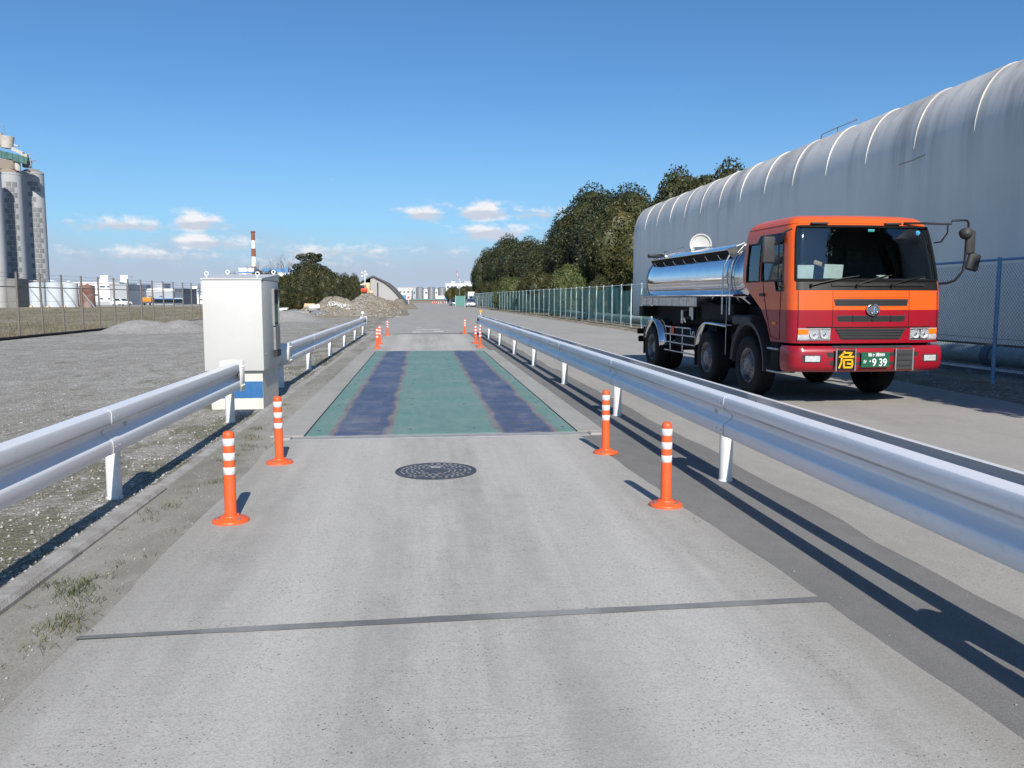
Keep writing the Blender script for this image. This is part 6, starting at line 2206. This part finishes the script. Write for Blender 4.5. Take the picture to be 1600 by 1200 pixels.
block('far_building', 'narrow grey block squeezed behind the left silo', -4.2, -1.5, 420, 428, 6.9, 'fgrey', [(-3.4, 4, .6, 1.2)])
block('far_building', 'white framed plant building between and above the far silos', 1.0, 12.2, 436, 446, 5.7, 'fwhite', [(2.6, 4.2, .9, 1.0), (8.0, 4.2, .7, 1.0)])
block('far_building', 'long white plant building above the far round tree', 12.6, 28, 430, 445, 8.6, 'fwhite', [(13.8 + 2.0 * k, 7.0, 1.2, .9) for k in range(7)], extra=[(15.5, 17.5, 2, 4, 8.8, 9.8, 'fwhite', 'roof_house'), (22, 26, 2, 5, 8.8, 10.2, 'fgrey', 'roof_house')])
block('far_building', 'dark apartment block stepping behind the grey shed roof', -17.2, -14.6, 440, 446, 8.0, 'shed', [(-16.6, 7.2, .5, .35), (-15.9, 7.2, .5, .35), (-15.2, 7.2, .5, .35), (-16.6, 6.3, .5, .35), (-15.9, 6.3, .5, .35), (-15.2, 6.3, .5, .35)])
block('low_shop', 'low white and blue building at the foot of the grey shed', -10.5, -6.0, 330, 336, 2.8, 'fwhite', [(-9.6, 1.8, .8, .6), (-8.2, 1.8, .8, .6)], extra=[(-7.6, -6.0, -.3, -.01, .4, 2.3, 'fblue', 'blue_panel'), (-10.6, -5.9, -.2, -.01, 2.3, 2.6, 'fblue', 'fascia')])
block('quay_wall', 'low brown wall closing the far end of the road', -9, 9.2, 240, 240.4, .78, 'brownwall', cat='wall')
tp = tag(MB().bb(-2.5, 7.2, 244, 244.2, .4, 1.25).build('teal_hoarding', MAT['tealpanel']), 'long teal hoarding behind the low brown wall', 'hoarding')
for x, lb, red in [(3.05, 'leftmost orange traffic cone at the far end of the road', 1), (3.55, 'second orange traffic cone from the left at the far end', 1), (4.05, 'third orange traffic cone from the left at the far end', 1),
                   (4.7, 'white barrier post left of the middle of the far row', 0), (5.3, 'white barrier post in the middle of the far row', 0), (6.2, 'orange traffic cone nearly at the right of the far row', 1), (6.8, 'white barrier post at the right end of the far row', 0)]:
    t = thing('traffic_cone' if red else 'barrier_post', lb, 'cone' if red else 'post', (x, 226, .01), 0, 'cones and posts at the far end of the road')
    if red:
        MB().lathe([(.2, 0), (.2, .04), (.15, .05), (.04, .7), (.0, .71)], n=14, cap1=False).build('cone', MAT['orange'], t, True)
        MB().lathe([(.112, .32), (.08, .5)], n=14, cap0=False, cap1=False).build('reflective_band', MAT['reflect'], t, True)
    else:
        MB().lathe([(.17, 0), (.17, .04), (.07, .05), (.07, .6), (.0, .62)], n=14, cap1=False).build('post', MAT['fwhite'], t, True)
sg_ = thing('road_sign', 'small red topped sign post at the end of the road on the left', 'sign', (-3.2, 214, 0))
MB().cyl((0, 0, 0), (0, 0, 1.5), .06, .06, 8).build('post', MAT['fwhite'], sg_, True)
MB().lathe([(.0, -.03), (.28, -.03), (.28, .03), (.0, .03)], (0, 0, 1.6), 20, 'Y', False, False).build('sign_face', MAT['red'], sg_)
tree('round_tree', 'round brownish tree left of the light pole at the far end', 'tree', 9.3, 232, 4.9, 2.6, 'B', low=.2)
tree('round_tree', 'round brownish tree right of the light pole at the far end', 'tree', 12.9, 236, 5.3, 3.0, 'B', low=.2)
lp_ = thing('light_pole', 'thin light pole in front of the far round trees', 'pole', (9.15, 200, 0))
MB().cyl((0, 0, 0), (0, 0, 4.5), .07, .05, 8).build('pole', MAT['galv'], lp_, True)
MB().bb(-.5, .05, -.05, .05, 4.42, 4.52).build('lamp_head', MAT['galv'], lp_)
cr = thing('crane', 'distant crane with a slanting red and white boom', 'crane', (18.6, 400, 0))
MB().cyl((0, 0, 0), (0, 0, 9.6), .25, .2, 8).build('mast', MAT['fwhite'], cr)
for k in range(4):
    a, c_ = Vector((0, 0, 9.4)), Vector((-1.9, 0, 14.4))
    MB().cyl(a + (c_ - a) * (k / 4), a + (c_ - a) * ((k + 1) / 4), .11, .11, 6).build('boom', MAT['red'] if k % 2 else MAT['fwhite'], cr)
gp_ = thing('teal_gate', 'teal sheet gate standing open between the two parked cars', 'gate', (7.0, 150, 0))
MB().bb(-.85, .85, 0, .06, .12, 1.9).build('leaf', MAT['tealpanel'], gp_)
for x in (-.85, .85):
    MB().cyl((x, .03, 0), (x, .03, 2.0), .05, .05, 8).build('post', MAT['paleblue'], gp_, True)
wt = thing('white_truck', 'white box truck parked behind the silver car', 'truck', (9.75, 158, 0))
MB().rbox((0, 2.2, 1.75), (1.7, 3.2, 1.9), .06, 1).build('box_body', MAT['fwhite'], wt)
MB().rbox((-.05, .2, 1.25), (1.6, 1.1, 1.5), .12, 2).build('cab', MAT['fwhite'], wt, True)
MB().bb(-.7, .6, -.38, -.35, 1.35, 1.9).build('windscreen', MAT['carglass'], wt)
MB().bb(-.8, .8, .1, 3.7, .4, .8).build('chassis', MAT['chassis'], wt)
for x in (-.7, .7):
    for y in (.3, 3.0):
        MB().lathe([(.0, -.12), (.38, -.12), (.40, -.08), (.40, .08), (.38, .12), (.0, .12)], (x, y, .41), 16, 'X', False, False).build('wheel', MAT['black'], wt, True)
vn = thing('white_van', 'white van with a blue cab crossing at the far end of the road', 'van', (7.6, 300, 0))
MB().rbox((-.9, 0, 1.5), (3.2, 1.6, 1.5), .08, 1).build('box_body', MAT['fwhite'], vn)
MB().rbox((1.3, 0, 1.25), (1.1, 1.6, 1.5), .15, 2).build('cab', MAT['fblue'], vn, True)
for x in (-1.7, 1.2):
    MB().cyl((x, -.85, .38), (x, -.65, .38), .38, .38, 14).build('wheel', MAT['black'], vn)
